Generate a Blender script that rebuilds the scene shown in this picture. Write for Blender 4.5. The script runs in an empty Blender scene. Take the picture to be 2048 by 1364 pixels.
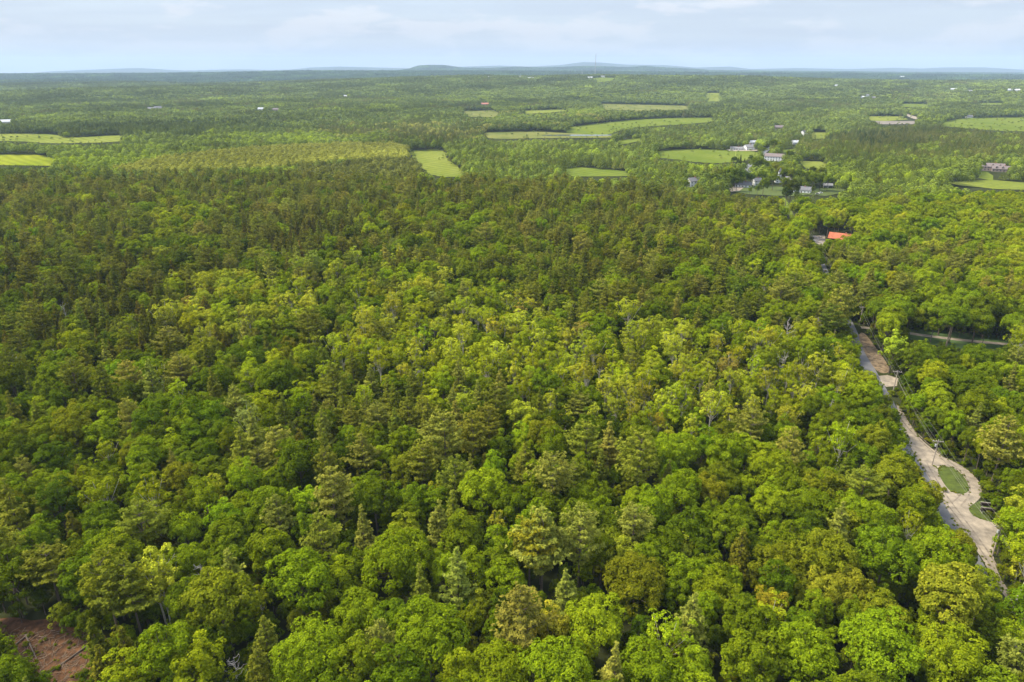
import bpy, math
import numpy as np
from mathutils import Vector

# ------------------------------------------------------------------ camera, sky, sun, exposure
CAM_H, PITCH, FPX = 120.0, math.radians(21.7), 1365.0
scene = bpy.context.scene
cam_data = bpy.data.cameras.new('camera')
cam = bpy.data.objects.new('camera', cam_data)
scene.collection.objects.link(cam)
cam.location = (0, 0, CAM_H)
cam.rotation_euler = (math.pi / 2 - PITCH, 0, 0)
cam_data.sensor_width = 36.0
cam_data.lens = 36.0 * FPX / 2048.0
cam_data.clip_start = 1.0
cam_data.clip_end = 60000.0
scene.camera = cam

SUN_ELEV, SUN_AZ = math.radians(50), math.radians(-78)      # azimuth from +Y towards +X
SUN_STRENGTH, SKY_STRENGTH, EXPOSURE = 2.9, 0.10, 1.40
world = bpy.data.worlds.new("World")
scene.world = world
world.use_nodes = True
wn, wl = world.node_tree.nodes, world.node_tree.links
wn.clear()


def N(nodes, kind, **kw):
    n = nodes.new(kind)
    for k, v in kw.items():
        setattr(n, k, v)
    return n


def math_node(nodes, links, op, a, b=None, c=None, clamp=False):
    n = nodes.new('ShaderNodeMath')
    n.operation = op
    n.use_clamp = clamp
    for i, v in enumerate((a, b, c)):
        if v is None:
            continue
        if isinstance(v, (int, float)):
            n.inputs[i].default_value = v
        else:
            links.new(v, n.inputs[i])
    return n.outputs[0]


sky = N(wn, 'ShaderNodeTexSky', sky_type='NISHITA', sun_disc=False)
sky.sun_elevation = SUN_ELEV
sky.sun_rotation = SUN_AZ
sky.air_density, sky.dust_density, sky.ozone_density, sky.altitude = 1.0, 1.0, 1.5, 100
tc = N(wn, 'ShaderNodeTexCoord')
sep = N(wn, 'ShaderNodeSeparateXYZ')
wl.new(tc.outputs['Generated'], sep.inputs[0])
SX, SY, SZ = sep.outputs


def wmath(op, a, b=None, c=None, clamp=False):
    return math_node(wn, wl, op, a, b, c, clamp)


def wnoise(vec, scale, detail, rough, dist=0.0):
    n = N(wn, 'ShaderNodeTexNoise')
    n.inputs['Scale'].default_value = scale
    n.inputs['Detail'].default_value = detail
    n.inputs['Roughness'].default_value = rough
    n.inputs['Distortion'].default_value = dist
    wl.new(vec, n.inputs['Vector'])
    return n.outputs['Fac']


def ramp01(v, lo, hi):
    n = N(wn, 'ShaderNodeMapRange', interpolation_type='SMOOTHSTEP')
    wl.new(v, n.inputs['Value'])
    n.inputs['From Min'].default_value = lo
    n.inputs['From Max'].default_value = hi
    return n.outputs['Result']


def combine(a, b, c):
    n = N(wn, 'ShaderNodeCombineXYZ')
    for i, v in enumerate((a, b, c)):
        if isinstance(v, (int, float)):
            n.inputs[i].default_value = v
        else:
            wl.new(v, n.inputs[i])
    return n.outputs[0]


zs = wmath('MAXIMUM', SZ, 0.0)
zz = wmath('ADD', zs, 0.055)
# a high layer of cloud lying on a flat sheet far overhead
high = combine(wmath('DIVIDE', SX, zz), wmath('MULTIPLY', wmath('DIVIDE', SY, zz), 1.9), 3.1)
streak = wnoise(high, 0.34, 5.0, 0.52, 0.5)
streak = ramp01(streak, 0.38, 0.66)
# cumulus standing near the horizon
az = wmath('ARCTAN2', SX, SY)
low = combine(wmath('MULTIPLY', az, 7.0), wmath('MULTIPLY', SZ, 26.0), 4.2)
puff = wnoise(low, 1.15, 7.0, 0.60, 0.15)
band = wmath('MULTIPLY', ramp01(SZ, -0.02, 0.01), wmath('SUBTRACT', 1.0, ramp01(SZ, 0.02, 0.11)))
puff = ramp01(wmath('ADD', puff, wmath('MULTIPLY', band, 0.08)), 0.545, 0.66)
low2 = combine(wmath('MULTIPLY', az, 3.0), wmath('MULTIPLY', SZ, 40.0), 9.7)
bars = ramp01(wnoise(low2, 1.2, 4.0, 0.5, 0.2), 0.50, 0.68)


def mixc(fac, a, b):
    n = N(wn, 'ShaderNodeMix', data_type='RGBA')
    if isinstance(fac, (int, float)):
        n.inputs['Factor'].default_value = fac
    else:
        wl.new(fac, n.inputs['Factor'])
    for s, v in (('A', a), ('B', b)):
        sock = [i for i in n.inputs if i.name == s and i.type == 'RGBA'][0]
        if isinstance(v, tuple):
            sock.default_value = (*v, 1)
        else:
            wl.new(v, sock)
    return [o for o in n.outputs if o.type == 'RGBA'][0]


c = mixc(0.86, sky.outputs[0], (1.90, 2.12, 2.48))
c = mixc(wmath('MULTIPLY', streak, 0.45), c, (1.82, 2.06, 2.5))
c = mixc(wmath('MULTIPLY', bars, 0.30), c, (1.82, 2.02, 2.42))
c = mixc(wmath('MULTIPLY', puff, 0.60), c, (3.05, 3.05, 3.15))
c = mixc(wmath('MULTIPLY', wmath('SUBTRACT', 1.0, ramp01(SZ, 0.0, 0.10)), 0.55), c, (2.3, 2.42, 2.65))
# an overcast sky is about three times brighter overhead than at the horizon
lum = N(wn, 'ShaderNodeVectorMath', operation='SCALE')
wl.new(c, lum.inputs[0]); wl.new(wmath('MULTIPLY_ADD', zs, 2.6, 1.0), lum.inputs['Scale'])
c = lum.outputs[0]
bg = N(wn, 'ShaderNodeBackground')
bg.inputs['Strength'].default_value = SKY_STRENGTH
wl.new(c, bg.inputs['Color'])
wo = N(wn, 'ShaderNodeOutputWorld')
wl.new(bg.outputs[0], wo.inputs['Surface'])

sun_data = bpy.data.lights.new('sun', 'SUN')
sun_data.energy = SUN_STRENGTH
sun_data.angle = math.radians(16)
sun_data.color = (1.0, 0.93, 0.76)
sun = bpy.data.objects.new('sun', sun_data)
scene.collection.objects.link(sun)
sd = Vector((math.sin(SUN_AZ) * math.cos(SUN_ELEV), math.cos(SUN_AZ) * math.cos(SUN_ELEV), math.sin(SUN_ELEV)))
sun.rotation_euler = sd.to_track_quat('Z', 'Y').to_euler()
sun.location = (0, 0, 300)

scene.view_settings.view_transform = 'Standard'
scene.view_settings.look = 'None'
scene.view_settings.exposure = EXPOSURE
scene.view_settings.gamma = 1.0
scene.render.engine = 'CYCLES'
scene.cycles.max_bounces = 5
scene.cycles.diffuse_bounces = 3
scene.cycles.glossy_bounces = 1
scene.cycles.transmission_bounces = 2
scene.cycles.transparent_max_bounces = 4
scene.cycles.volume_bounces = 0
scene.cycles.use_adaptive_sampling = True

# ------------------------------------------------------------------ projection helpers (pixels of the 2048-wide photograph)
CP, SP = math.cos(PITCH), math.sin(PITCH)


def proj(x, y, z):
    """world point -> (px, py, depth)"""
    dz = z - CAM_H
    depth = np.maximum(y * CP - dz * SP, 1e-3)
    up = y * SP + dz * CP
    return 1024 + FPX * x / depth, 682 - FPX * up / depth, depth


def ray(px, py):
    a, b = (np.asarray(px, float) - 1024) / FPX, (682 - np.asarray(py, float)) / FPX
    return a, CP + SP * b, -SP + CP * b


def sstep(a, b, v):
    t = np.clip((v - a) / (b - a), 0, 1)
    return t * t * (3 - 2 * t)


RIDGES = [
    # distance, front width, back width, crown height, (px, py) of the skyline
    (4300, 2000, 2600, 15, [(-2500, 190), (0, 176), (300, 172), (450, 168), (650, 160), (850, 153), (950, 150), (1060, 152), (1200, 149), (1350, 151), (1500, 152), (1650, 158), (1850, 162), (2048, 161), (4500, 165)]),
    (8500, 3000, 2500, 14, [(-2500, 149), (0, 147), (300, 146), (450, 144), (600, 141), (850, 141), (1000, 141), (1300, 143), (1500, 145), (1700, 146), (1900, 148), (2048, 149), (4500, 149)]),
    (12500, 2200, 2500, 10, [(-2500, 150), (0, 150), (700, 146), (790, 142), (818, 138), (838, 131.5), (858, 130.5), (885, 130.5), (905, 133), (930, 136), (980, 136.5), (1024, 134.5), (1049, 134.5), (1090, 135.5), (1140, 133.5), (1190, 132.5), (1240, 134.5), (1265, 134.5), (1290, 132.5), (1330, 135.5), (1380, 138), (1430, 141), (1520, 142), (1680, 143), (1790, 144.5), (1900, 145), (2048, 146), (4500, 148)]),
    (22000, 3500, 3500, 0, [(-2500, 146), (0, 147), (60, 145), (110, 142), (180, 139.5), (250, 136.5), (285, 136), (330, 139), (370, 141), (430, 139.5), (480, 138.5), (540, 140), (580, 139), (620, 135), (680, 133), (760, 135), (850, 137), (930, 133), (1000, 131), (1060, 133), (1120, 130), (1165, 124), (1200, 125), (1250, 129), (1330, 130), (1390, 135), (1460, 133), (1500, 138), (1590, 136), (1700, 138), (1790, 135.5), (1840, 137), (1880, 135), (1970, 134), (2048, 137), (2400, 134), (4500, 142)]),
]


def T(x, y):
    """height of the ground"""
    x, y = np.asarray(x, float), np.asarray(y, float)
    r = np.hypot(x, y)
    f = sstep(350, 1300, r)
    h = f * (3.0 * np.sin(x / 310 + 1.0) * np.cos(y / 420 + 0.4) + 1.8 * np.sin(x / 140 + y / 190))
    h = h + 0.8 * (1 - f) * np.sin(x / 60 + 2) * np.sin(y / 75)
    far = sstep(1700, 3600, r)
    h = h + far * (20 * np.sin(x / 620 + y / 800) + 14 * np.sin(x / 330 - y / 430 + 2)) * (1 - 0.8 * sstep(13000, 18000, r))
    yy = np.maximum(y, 1.0)
    pxa = 1024 + FPX / CP * x / yy
    pxa = np.where(y > 200, np.clip(pxa, -2500, 4500), 0.0)
    for R, wf, wb, th, kn in RIDGES:
        kx, ky = [k[0] for k in kn], [k[1] for k in kn]
        py = np.interp(pxa, kx, ky)
        b = (682 - py) / FPX
        zz = CAM_H + R * (-SP + CP * b) / (CP + SP * b) - th
        prof = sstep(R - wf, R, yy) * (1 - 0.75 * sstep(R, R + wb, yy))
        prof = np.where(y > 200, prof, 0)
        rg = zz * prof
        h = np.where(rg > h, h + (rg - h) * sstep(0, 12, rg - h), h)
    return h


def at(px, py, dz=0.0):
    """the point on the ground (plus dz) seen at a pixel"""
    a, b, c = ray(px, py)
    ts = np.geomspace(60, 30000, 500)
    zz = CAM_H + ts * c - (T(ts * a, ts * b) + dz)
    k = np.argmax(zz < 0)
    if zz[k] > 0:
        k = len(ts) - 1
    lo, hi = ts[max(k - 1, 0)], ts[k]
    for _ in range(40):
        m = 0.5 * (lo + hi)
        if CAM_H + m * c - (T(m * a, m * b) + dz) > 0:
            lo = m
        else:
            hi = m
    m = 0.5 * (lo + hi)
    return float(m * a), float(m * b), float(T(m * a, m * b))


# ------------------------------------------------------------------ mesh helpers
def link(o, parent=None):
    scene.collection.objects.link(o)
    if parent is not None:
        o.parent = parent
    return o


def tag(o, label=None, cat=None, group=None, kind=None):
    if label: o['label'] = label
    if cat: o['category'] = cat
    if group: o['group'] = group
    if kind: o['kind'] = kind
    return o


def fast_mesh(name, verts, faces, mats=(), mat_index=None, tone=None, smooth=False):
    """verts (n,3); faces (m,4) or (m,3) arrays, or list of lists"""
    me = bpy.data.meshes.new(name)
    verts = np.asarray(verts, np.float32)
    if isinstance(faces, np.ndarray):
        m, k = faces.shape
        me.vertices.add(len(verts)); me.loops.add(m * k); me.polygons.add(m)
        me.vertices.foreach_set('co', verts.ravel())
        me.loops.foreach_set('vertex_index', faces.ravel().astype(np.int32))
        me.polygons.foreach_set('loop_start', np.arange(0, m * k, k, dtype=np.int32))
        if mat_index is not None:
            me.polygons.foreach_set('material_index', mat_index.astype(np.int32))
        me.polygons.foreach_set('use_smooth', np.full(m, smooth))
        me.update(calc_edges=True)
    else:
        me.from_pydata([tuple(map(float, v)) for v in verts], [], faces)
        if mat_index is not None:
            for p, i in zip(me.polygons, mat_index):
                p.material_index = int(i)
        for p in me.polygons:
            p.use_smooth = smooth
    if tone is not None:
        tone = np.asarray(tone)
        if tone.ndim == 1:
            at_ = me.attributes.new('tone', 'FLOAT', 'FACE')
            at_.data.foreach_set('value', tone.astype(np.float32))
        else:
            at_ = me.attributes.new('tint', 'BYTE_COLOR', 'CORNER')
            t = np.repeat(tone, faces.shape[1], axis=0)
            t = np.hstack([t, np.ones((len(t), 1))]).astype(np.float32)
            at_.data.foreach_set('color', t.ravel())
    for mt in mats:
        me.materials.append(mt)
    return me


class MB:
    """collects boxes, prisms and tubes; build() makes ONE mesh object"""
    def __init__(s):
        s.v, s.f = [], []

    def box(s, x0, x1, y0, y1, z0, z1):
        b = len(s.v)
        s.v += [(x0, y0, z0), (x1, y0, z0), (x1, y1, z0), (x0, y1, z0), (x0, y0, z1), (x1, y0, z1), (x1, y1, z1), (x0, y1, z1)]
        s.f += [[b + i for i in q] for q in ((0, 3, 2, 1), (4, 5, 6, 7), (0, 1, 5, 4), (1, 2, 6, 5), (2, 3, 7, 6), (3, 0, 4, 7))]
        return s

    def poly(s, pts):
        b = len(s.v)
        s.v += [tuple(p) for p in pts]
        s.f.append(list(range(b, b + len(pts))))
        return s

    def tube(s, pts, rad, n=6, cap=True):
        pts = [np.asarray(p, float) for p in pts]
        b0 = len(s.v)
        for i, p in enumerate(pts):
            d = pts[min(i + 1, len(pts) - 1)] - pts[max(i - 1, 0)]
            d /= np.linalg.norm(d) + 1e-9
            u = np.cross(d, (0, 0, 1.0)) if abs(d[2]) < 0.95 else np.cross(d, (1.0, 0, 0))
            u /= np.linalg.norm(u) + 1e-9
            w = np.cross(d, u)
            r = rad[i] if hasattr(rad, '__len__') else rad
            for k in range(n):
                t = 2 * math.pi * k / n
                s.v.append(tuple(p + r * (math.cos(t) * u + math.sin(t) * w)))
        for i in range(len(pts) - 1):
            for k in range(n):
                a, b = b0 + i * n + k, b0 + i * n + (k + 1) % n
                s.f.append([a, b, b + n, a + n])
        if cap:
            s.f.append([b0 + k for k in range(n)][::-1])
            s.f.append([b0 + (len(pts) - 1) * n + k for k in range(n)])
        return s

    def mesh(s, name, mat=None, smooth=False):
        return fast_mesh(name, np.array(s.v), s.f, [mat] if mat else [], smooth=smooth)

    def build(s, name, mat=None, parent=None, smooth=False):
        return link(bpy.data.objects.new(name, s.mesh(name, mat, smooth)), parent)


# ------------------------------------------------------------------ materials
def new_mat(name):
    m = bpy.data.materials.new(name)
    m.use_nodes = True
    m.node_tree.nodes.clear()
    return m, m.node_tree.nodes, m.node_tree.links


def simple(name, col, rough=0.8, var=0.15, scale=1.0, bump=0.0, detail=5.0, metallic=0.0, col2=None, spec=0.3):
    m, n, l = new_mat(name)
    tcn = N(n, 'ShaderNodeTexCoord')
    nz = N(n, 'ShaderNodeTexNoise')
    nz.inputs['Scale'].default_value = scale
    nz.inputs['Detail'].default_value = detail
    nz.inputs['Roughness'].default_value = 0.65
    l.new(tcn.outputs['Object'], nz.inputs['Vector'])
    rp = N(n, 'ShaderNodeValToRGB')
    rp.color_ramp.elements[0].position, rp.color_ramp.elements[1].position = 0.32, 0.68
    a = tuple(c_ * (1 - var) for c_ in col)
    b = tuple(min(c_ * (1 + var), 1) for c_ in (col2 or col))
    rp.color_ramp.elements[0].color, rp.color_ramp.elements[1].color = (*a, 1), (*b, 1)
    l.new(nz.outputs['Fac'], rp.inputs[0])
    p = N(n, 'ShaderNodeBsdfPrincipled')
    p.inputs['Roughness'].default_value = rough
    p.inputs['Metallic'].default_value = metallic
    p.inputs['Specular IOR Level'].default_value = spec
    l.new(rp.outputs[0], p.inputs['Base Color'])
    if bump:
        bp = N(n, 'ShaderNodeBump')
        bp.inputs['Distance'].default_value = bump
        l.new(nz.outputs['Fac'], bp.inputs['Height'])
        l.new(bp.outputs[0], p.inputs['Normal'])
    o = N(n, 'ShaderNodeOutputMaterial')
    l.new(p.outputs[0], o.inputs[0])
    return m


def leaf_mat(name, transl=0.3, per_face=False):
    """foliage: the tree's own tint (a property of the object or instance) times a tone kept on each leaf"""
    m, n, l = new_mat(name)
    if per_face:
        a = N(n, 'ShaderNodeAttribute', attribute_name='tint')
        col = a.outputs['Color']
    else:
        a = N(n, 'ShaderNodeAttribute', attribute_name='tint', attribute_type='INSTANCER')
        t = N(n, 'ShaderNodeAttribute', attribute_name='tone')
        mul = N(n, 'ShaderNodeVectorMath', operation='SCALE')
        l.new(a.outputs['Color'], mul.inputs[0])
        l.new(t.outputs['Fac'], mul.inputs['Scale'])
        # bright leaves lean to yellow
        w = N(n, 'ShaderNodeMapRange')
        w.inputs['From Min'].default_value, w.inputs['From Max'].default_value = 0.75, 1.5
        w.inputs['To Min'].default_value, w.inputs['To Max'].default_value = 0.93, 1.08
        l.new(t.outputs['Fac'], w.inputs['Value'])
        cb = N(n, 'ShaderNodeCombineXYZ')
        cb.inputs[1].default_value = cb.inputs[2].default_value = 1.0
        l.new(w.outputs[0], cb.inputs[0])
        m2 = N(n, 'ShaderNodeVectorMath', operation='MULTIPLY')
        l.new(mul.outputs[0], m2.inputs[0]); l.new(cb.outputs[0], m2.inputs[1])
        col = m2.outputs[0]
    d = N(n, 'ShaderNodeBsdfDiffuse'); l.new(col, d.inputs['Color'])
    tr = N(n, 'ShaderNodeBsdfTranslucent'); 
    ty = N(n, 'ShaderNodeVectorMath', operation='MULTIPLY'); ty.inputs[1].default_value = (1.25, 1.15, 0.5)
    l.new(col, ty.inputs[0]); l.new(ty.outputs[0], tr.inputs['Color'])
    mx = N(n, 'ShaderNodeMixShader'); mx.inputs[0].default_value = transl
    l.new(d.outputs[0], mx.inputs[1]); l.new(tr.outputs[0], mx.inputs[2])
    o = N(n, 'ShaderNodeOutputMaterial')
    l.new(mx.outputs[0], o.inputs[0])
    return m


LEAF = leaf_mat('leaf')
FARLEAF = leaf_mat('far_leaf', 0.15, True)
BARK = simple('bark', (0.13, 0.10, 0.075), 0.9, 0.35, 3.0)
PALEBARK = simple('pale_bark', (0.42, 0.38, 0.30), 0.85, 0.3, 4.0)
DEADWOOD = simple('dead_wood', (0.33, 0.29, 0.25), 0.9, 0.2, 3.0)
ASPHALT = simple('asphalt', (0.120, 0.115, 0.112), 0.85, 0.12, 0.6, 0.0, 6)
FARASPHALT = simple('old_asphalt', (0.14, 0.14, 0.14), 0.85, 0.08, 0.3)
GRAVEL = simple('gravel', (0.200, 0.165, 0.125), 0.95, 0.25, 0.35, 0.05, 12, col2=(0.280, 0.228, 0.165))
DIRT = simple('dirt', (0.045, 0.021, 0.008), 1.0, 0.55, 0.55, 0.3, 9, col2=(0.100, 0.046, 0.019))
LITTER = simple('leaf_litter', (0.085, 0.056, 0.030), 1.0, 0.5, 0.7, 0.3, 9, col2=(0.17, 0.12, 0.07))
LAWN = simple('lawn_grass', (0.060, 0.080, 0.010), 0.95, 0.35, 0.45, 0.0, 6)

# ------------------------------------------------------------------ the ground
m, n, l = new_mat('forest_floor')
geo = N(n, 'ShaderNodeNewGeometry')
nz = N(n, 'ShaderNodeTexNoise'); nz.inputs['Scale'].default_value = 0.012; nz.inputs['Detail'].default_value = 9; nz.inputs['Roughness'].default_value = 0.72
l.new(geo.outputs['Position'], nz.inputs['Vector'])
rp = N(n, 'ShaderNodeValToRGB')
e = rp.color_ramp.elements
e[0].position, e[0].color = 0.35, (0.022, 0.024, 0.010, 1)
e[1].position, e[1].color = 0.70, (0.050, 0.058, 0.020, 1)
l.new(nz.outputs['Fac'], rp.inputs[0])
bs = N(n, 'ShaderNodeBsdfDiffuse'); l.new(rp.outputs[0], bs.inputs['Color'])
o = N(n, 'ShaderNodeOutputMaterial'); l.new(bs.outputs[0], o.inputs[0])
FLOOR = m

azs = np.radians(np.concatenate([np.arange(-45, 45, 0.18), np.arange(45, 315, 3.0)]))
rad = np.concatenate([[0.5], np.geomspace(20, 25500, 300)])
AZ, RR = np.meshgrid(azs, rad)
GX, GY = RR * np.sin(AZ), RR * np.cos(AZ)
GZ = T(GX, GY)
na, nr = len(azs), len(rad)
I, J = np.meshgrid(np.arange(nr - 1), np.arange(na), indexing='ij')
J2 = (J + 1) % na
F = np.stack([I * na + J, I * na + J2, (I + 1) * na + J2, (I + 1) * na + J], -1).reshape(-1, 4)[:, ::-1]
ground = link(bpy.data.objects.new('ground', fast_mesh('ground', np.stack([GX, GY, GZ], -1).reshape(-1, 3), F.copy(), [FLOOR], smooth=True)))
tag(ground, 'dark forest floor and hills running to the horizon', kind='structure')


def inside(poly, x, y):
    poly = np.asarray(poly, float)
    x, y = np.asarray(x, float), np.asarray(y, float)
    r = np.zeros(x.shape, bool)
    j = len(poly) - 1
    for i in range(len(poly)):
        xi, yi = poly[i]; xj, yj = poly[j]
        c_ = ((yi > y) != (yj > y)) & (x < (xj - xi) * (y - yi) / ((yj - yi) if yj != yi else 1e-9) + xi)
        r ^= c_
        j = i
    return r


def sheet(name, pix, off, mat, label, edge=0.0, step=None):
    """an area given by its outline, draped on the ground"""
    import random
    w = [at(*p) for p in pix]
    xy = np.array([(p[0], p[1]) for p in w])
    if len(xy) > 6:
        for _ in range(2):
            nx = np.roll(xy, -1, axis=0)
            xy = np.stack([xy * .75 + nx * .25, xy * .25 + nx * .75], 1).reshape(-1, 2)
    # subdivide the outline and wobble it a little
    out = []
    rg = random.Random(len(pix) * 7 + int(pix[0][0]))
    for i in range(len(xy)):
        a, b = xy[i], xy[(i + 1) % len(xy)]
        L = np.linalg.norm(b - a)
        k = max(1, min(14, int(L / (step or max(L / 2, 1)))))
        nrm = np.array([-(b - a)[1], (b - a)[0]]) / (L + 1e-9)
        for q in range(k):
            t = q / k
            out.append(a + (b - a) * t + nrm * (rg.uniform(-edge, edge) if q else 0))
    out = np.array(out)
    me = bpy.data.meshes.new(name)
    import bmesh
    bm = bmesh.new()
    vs = [bm.verts.new((p[0], p[1], 0)) for p in out]
    bm.faces.new(vs)
    bmesh.ops.triangulate(bm, faces=bm.faces[:])
    size = max(np.ptp(out[:, 0]), np.ptp(out[:, 1]))
    for _ in range(4):
        long_e = [e_ for e_ in bm.edges if e_.calc_length() > max(size / 14, 4)]
        if not long_e: break
        bmesh.ops.subdivide_edges(bm, edges=long_e, cuts=1, use_grid_fill=False)
        bmesh.ops.triangulate(bm, faces=bm.faces[:])
    for v in bm.verts:
        v.co.z = float(T(v.co.x, v.co.y)) + off
    bm.normal_update()
    up = sum(f.normal.z for f in bm.faces)
    if up < 0:
        bmesh.ops.reverse_faces(bm, faces=bm.faces[:])
    bm.to_mesh(me); bm.free()
    me.materials.append(mat)
    o_ = link(bpy.data.objects.new(name, me))
    tag(o_, label, kind='structure')
    return out


def ribbon(name, pix, w_left, w_right, off, mat, label, world_pts=None):
    pts = world_pts if world_pts is not None else np.array([at(*p)[:2] for p in pix])
    # resample smoothly
    d = np.concatenate([[0], np.cumsum(np.linalg.norm(np.diff(pts, axis=0), axis=1))])
    s_ = np.arange(0, d[-1], 4.0)
    P = np.stack([np.interp(s_, d, pts[:, 0]), np.interp(s_, d, pts[:, 1])], -1)
    for _ in range(12):
        P[1:-1] = 0.25 * P[:-2] + 0.5 * P[1:-1] + 0.25 * P[2:]
    tg = np.gradient(P, axis=0); tg /= np.linalg.norm(tg, axis=1)[:, None]
    nr_ = np.stack([tg[:, 1], -tg[:, 0]], -1)            # to the right of travel
    rows = []
    for k in np.linspace(-w_left, w_right, 5):
        q = P + nr_ * k
        rows.append(np.stack([q[:, 0], q[:, 1], T(q[:, 0], q[:, 1]) + off], -1))
    V = np.stack(rows, 1).reshape(-1, 3)
    i, j = np.meshgrid(np.arange(len(P) - 1), np.arange(4), indexing='ij')
    F_ = np.stack([i * 5 + j, i * 5 + j + 1, (i + 1) * 5 + j + 1, (i + 1) * 5 + j], -1).reshape(-1, 4)
    o_ = link(bpy.data.objects.new(name, fast_mesh(name, V, F_, [mat])))
    tag(o_, label, kind='structure')
    return P


# colour of open grassland, with drifts of rougher growth and faint mowing
def field_mat(name, c1, c2, scale=0.012):
    m, n, l = new_mat(name)
    g = N(n, 'ShaderNodeNewGeometry')
    mp = N(n, 'ShaderNodeMapping'); mp.inputs['Scale'].default_value = (1, 0.45, 1)
    l.new(g.outputs['Position'], mp.inputs['Vector'])
    nz = N(n, 'ShaderNodeTexNoise'); nz.inputs['Scale'].default_value = scale; nz.inputs['Detail'].default_value = 7; nz.inputs['Roughness'].default_value = 0.6
    l.new(mp.outputs[0], nz.inputs['Vector'])
    rp = N(n, 'ShaderNodeValToRGB')
    rp.color_ramp.elements[0].position, rp.color_ramp.elements[1].position = 0.33, 0.67
    rp.color_ramp.elements[0].color, rp.color_ramp.elements[1].color = (*c1, 1), (*c2, 1)
    l.new(nz.outputs['Fac'], rp.inputs[0])
    nz2 = N(n, 'ShaderNodeTexNoise'); nz2.inputs['Scale'].default_value = 0.25; nz2.inputs['Detail'].default_value = 4
    l.new(g.outputs['Position'], nz2.inputs['Vector'])
    mr = N(n, 'ShaderNodeMapRange'); mr.inputs['To Min'].default_value, mr.inputs['To Max'].default_value = 0.72, 1.28
    l.new(nz2.outputs['Fac'], mr.inputs['Value'])
    sc = N(n, 'ShaderNodeVectorMath', operation='SCALE'); l.new(rp.outputs[0], sc.inputs[0]); l.new(mr.outputs[0], sc.inputs['Scale'])
    wv = N(n, 'ShaderNodeTexWave', bands_direction='DIAGONAL'); wv.inputs['Scale'].default_value = 0.035; wv.inputs['Distortion'].default_value = 6; wv.inputs['Detail Scale'].default_value = 0.3
    l.new(g.outputs['Position'], wv.inputs['Vector'])
    mw = N(n, 'ShaderNodeMapRange'); mw.inputs['To Min'].default_value, mw.inputs['To Max'].default_value = 0.86, 1.10
    l.new(wv.outputs['Fac'], mw.inputs['Value'])
    s2 = N(n, 'ShaderNodeVectorMath', operation='SCALE'); l.new(sc.outputs[0], s2.inputs[0]); l.new(mw.outputs[0], s2.inputs['Scale'])
    d = N(n, 'ShaderNodeBsdfDiffuse'); l.new(s2.outputs[0], d.inputs['Color'])
    o = N(n, 'ShaderNodeOutputMaterial'); l.new(d.outputs[0], o.inputs[0])
    return m


MEADOW = field_mat('meadow', (0.114, 0.138, 0.021), (0.169, 0.183, 0.035))
HAY = field_mat('hay', (0.089, 0.120, 0.016), (0.132, 0.156, 0.026))
MARSH = field_mat('marsh', (0.096, 0.112, 0.028), (0.159, 0.158, 0.046), 0.03)
YELLOW = field_mat('yellow_meadow', (0.134, 0.166, 0.010), (0.199, 0.209, 0.019))

CLEAR = []            # outlines of the open ground that one sees: no crown stands in front of it
def field(pix, mat, label, off=0.45, name='meadow', edge=4.0, clear=True, grow=1.11):
    if clear:
        CLEAR.append(pix)
    cx = sum(p[0] for p in pix) / len(pix); cy = sum(p[1] for p in pix) / len(pix)
    pix = [(cx + (p[0] - cx) * grow, cy + (p[1] - cy) * grow) for p in pix]
    return sheet(name, pix, off, mat, label, edge)


field([(-60, 268), (110, 269), (130, 277), (245, 270), (240, 284), (110, 287), (60, 283), (-60, 281)], MEADOW, 'long pale green meadow at the far left edge')
field([(-60, 310), (70, 311), (108, 318), (100, 331), (-60, 328)], YELLOW, 'yellow green meadow on the left behind the pine wood')
field([(815, 304), (890, 301), (893, 322), (925, 342), (925, 352), (865, 352), (842, 330), (828, 312)], MEADOW, 'narrow meadow between the pine plantation and a dark copse')
field([(1125, 338), (1165, 336), (1255, 344), (1255, 352), (1150, 353)], HAY, 'small meadow in front of a dark row of trees')
field([(1140, 255), (1190, 249), (1260, 241), (1330, 237), (1425, 236), (1430, 243), (1345, 250), (1255, 255), (1215, 272), (1150, 270)], HAY, 'large rising hay meadow in the middle distance')
field([(965, 266), (1080, 264), (1150, 268), (1215, 272), (1225, 276), (1100, 276), (985, 279)], MARSH, 'pale marshy meadow below the large hay meadow', off=0.7)
field([(1312, 304), (1390, 299), (1455, 302), (1512, 304), (1500, 318), (1460, 324), (1415, 326), (1360, 319), (1318, 315)], HAY, 'rounded hay meadow beside the white farmhouse')
field([(1230, 283), (1280, 276), (1285, 281), (1245, 289)], HAY, 'small meadow strip among hedgerow trees', edge=2)
field([(1620, 266), (1652, 265), (1650, 278), (1624, 277)], MEADOW, 'small square meadow behind the village', edge=2)
field([(1880, 246), (1925, 238), (1985, 236), (2100, 235), (2100, 262), (2010, 262), (1945, 257), (1890, 252)], HAY, 'large open meadow at the far right edge')
field([(1735, 233), (1800, 233), (1812, 239), (1770, 242), (1738, 241)], MEADOW, 'meadow above the dark pine wood', edge=3)
field([(1750, 243), (1830, 243), (1828, 249), (1760, 249)], simple('ploughed', (0.16, 0.13, 0.10), 0.95, 0.3, 0.05), 'bare brown soil beside the upper meadow', off=0.9, edge=3)
field([(1411, 186), (1439, 186), (1440, 203), (1413, 203)], MEADOW, 'square pale clearing high on the hillside', edge=3, grow=1.02)
field([(1800, 208), (1855, 208), (1860, 214), (1805, 214)], HAY, 'thin pale meadow on the right hillside', edge=3)
field([(1955, 206), (2005, 206), (2010, 210), (1960, 210)], HAY, 'thin meadow strip on the far right hillside', edge=3)
field([(925, 223), (985, 221), (1000, 228), (985, 234), (935, 233)], MARSH, 'pale bog clearing below the long ridge', edge=4)
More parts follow.
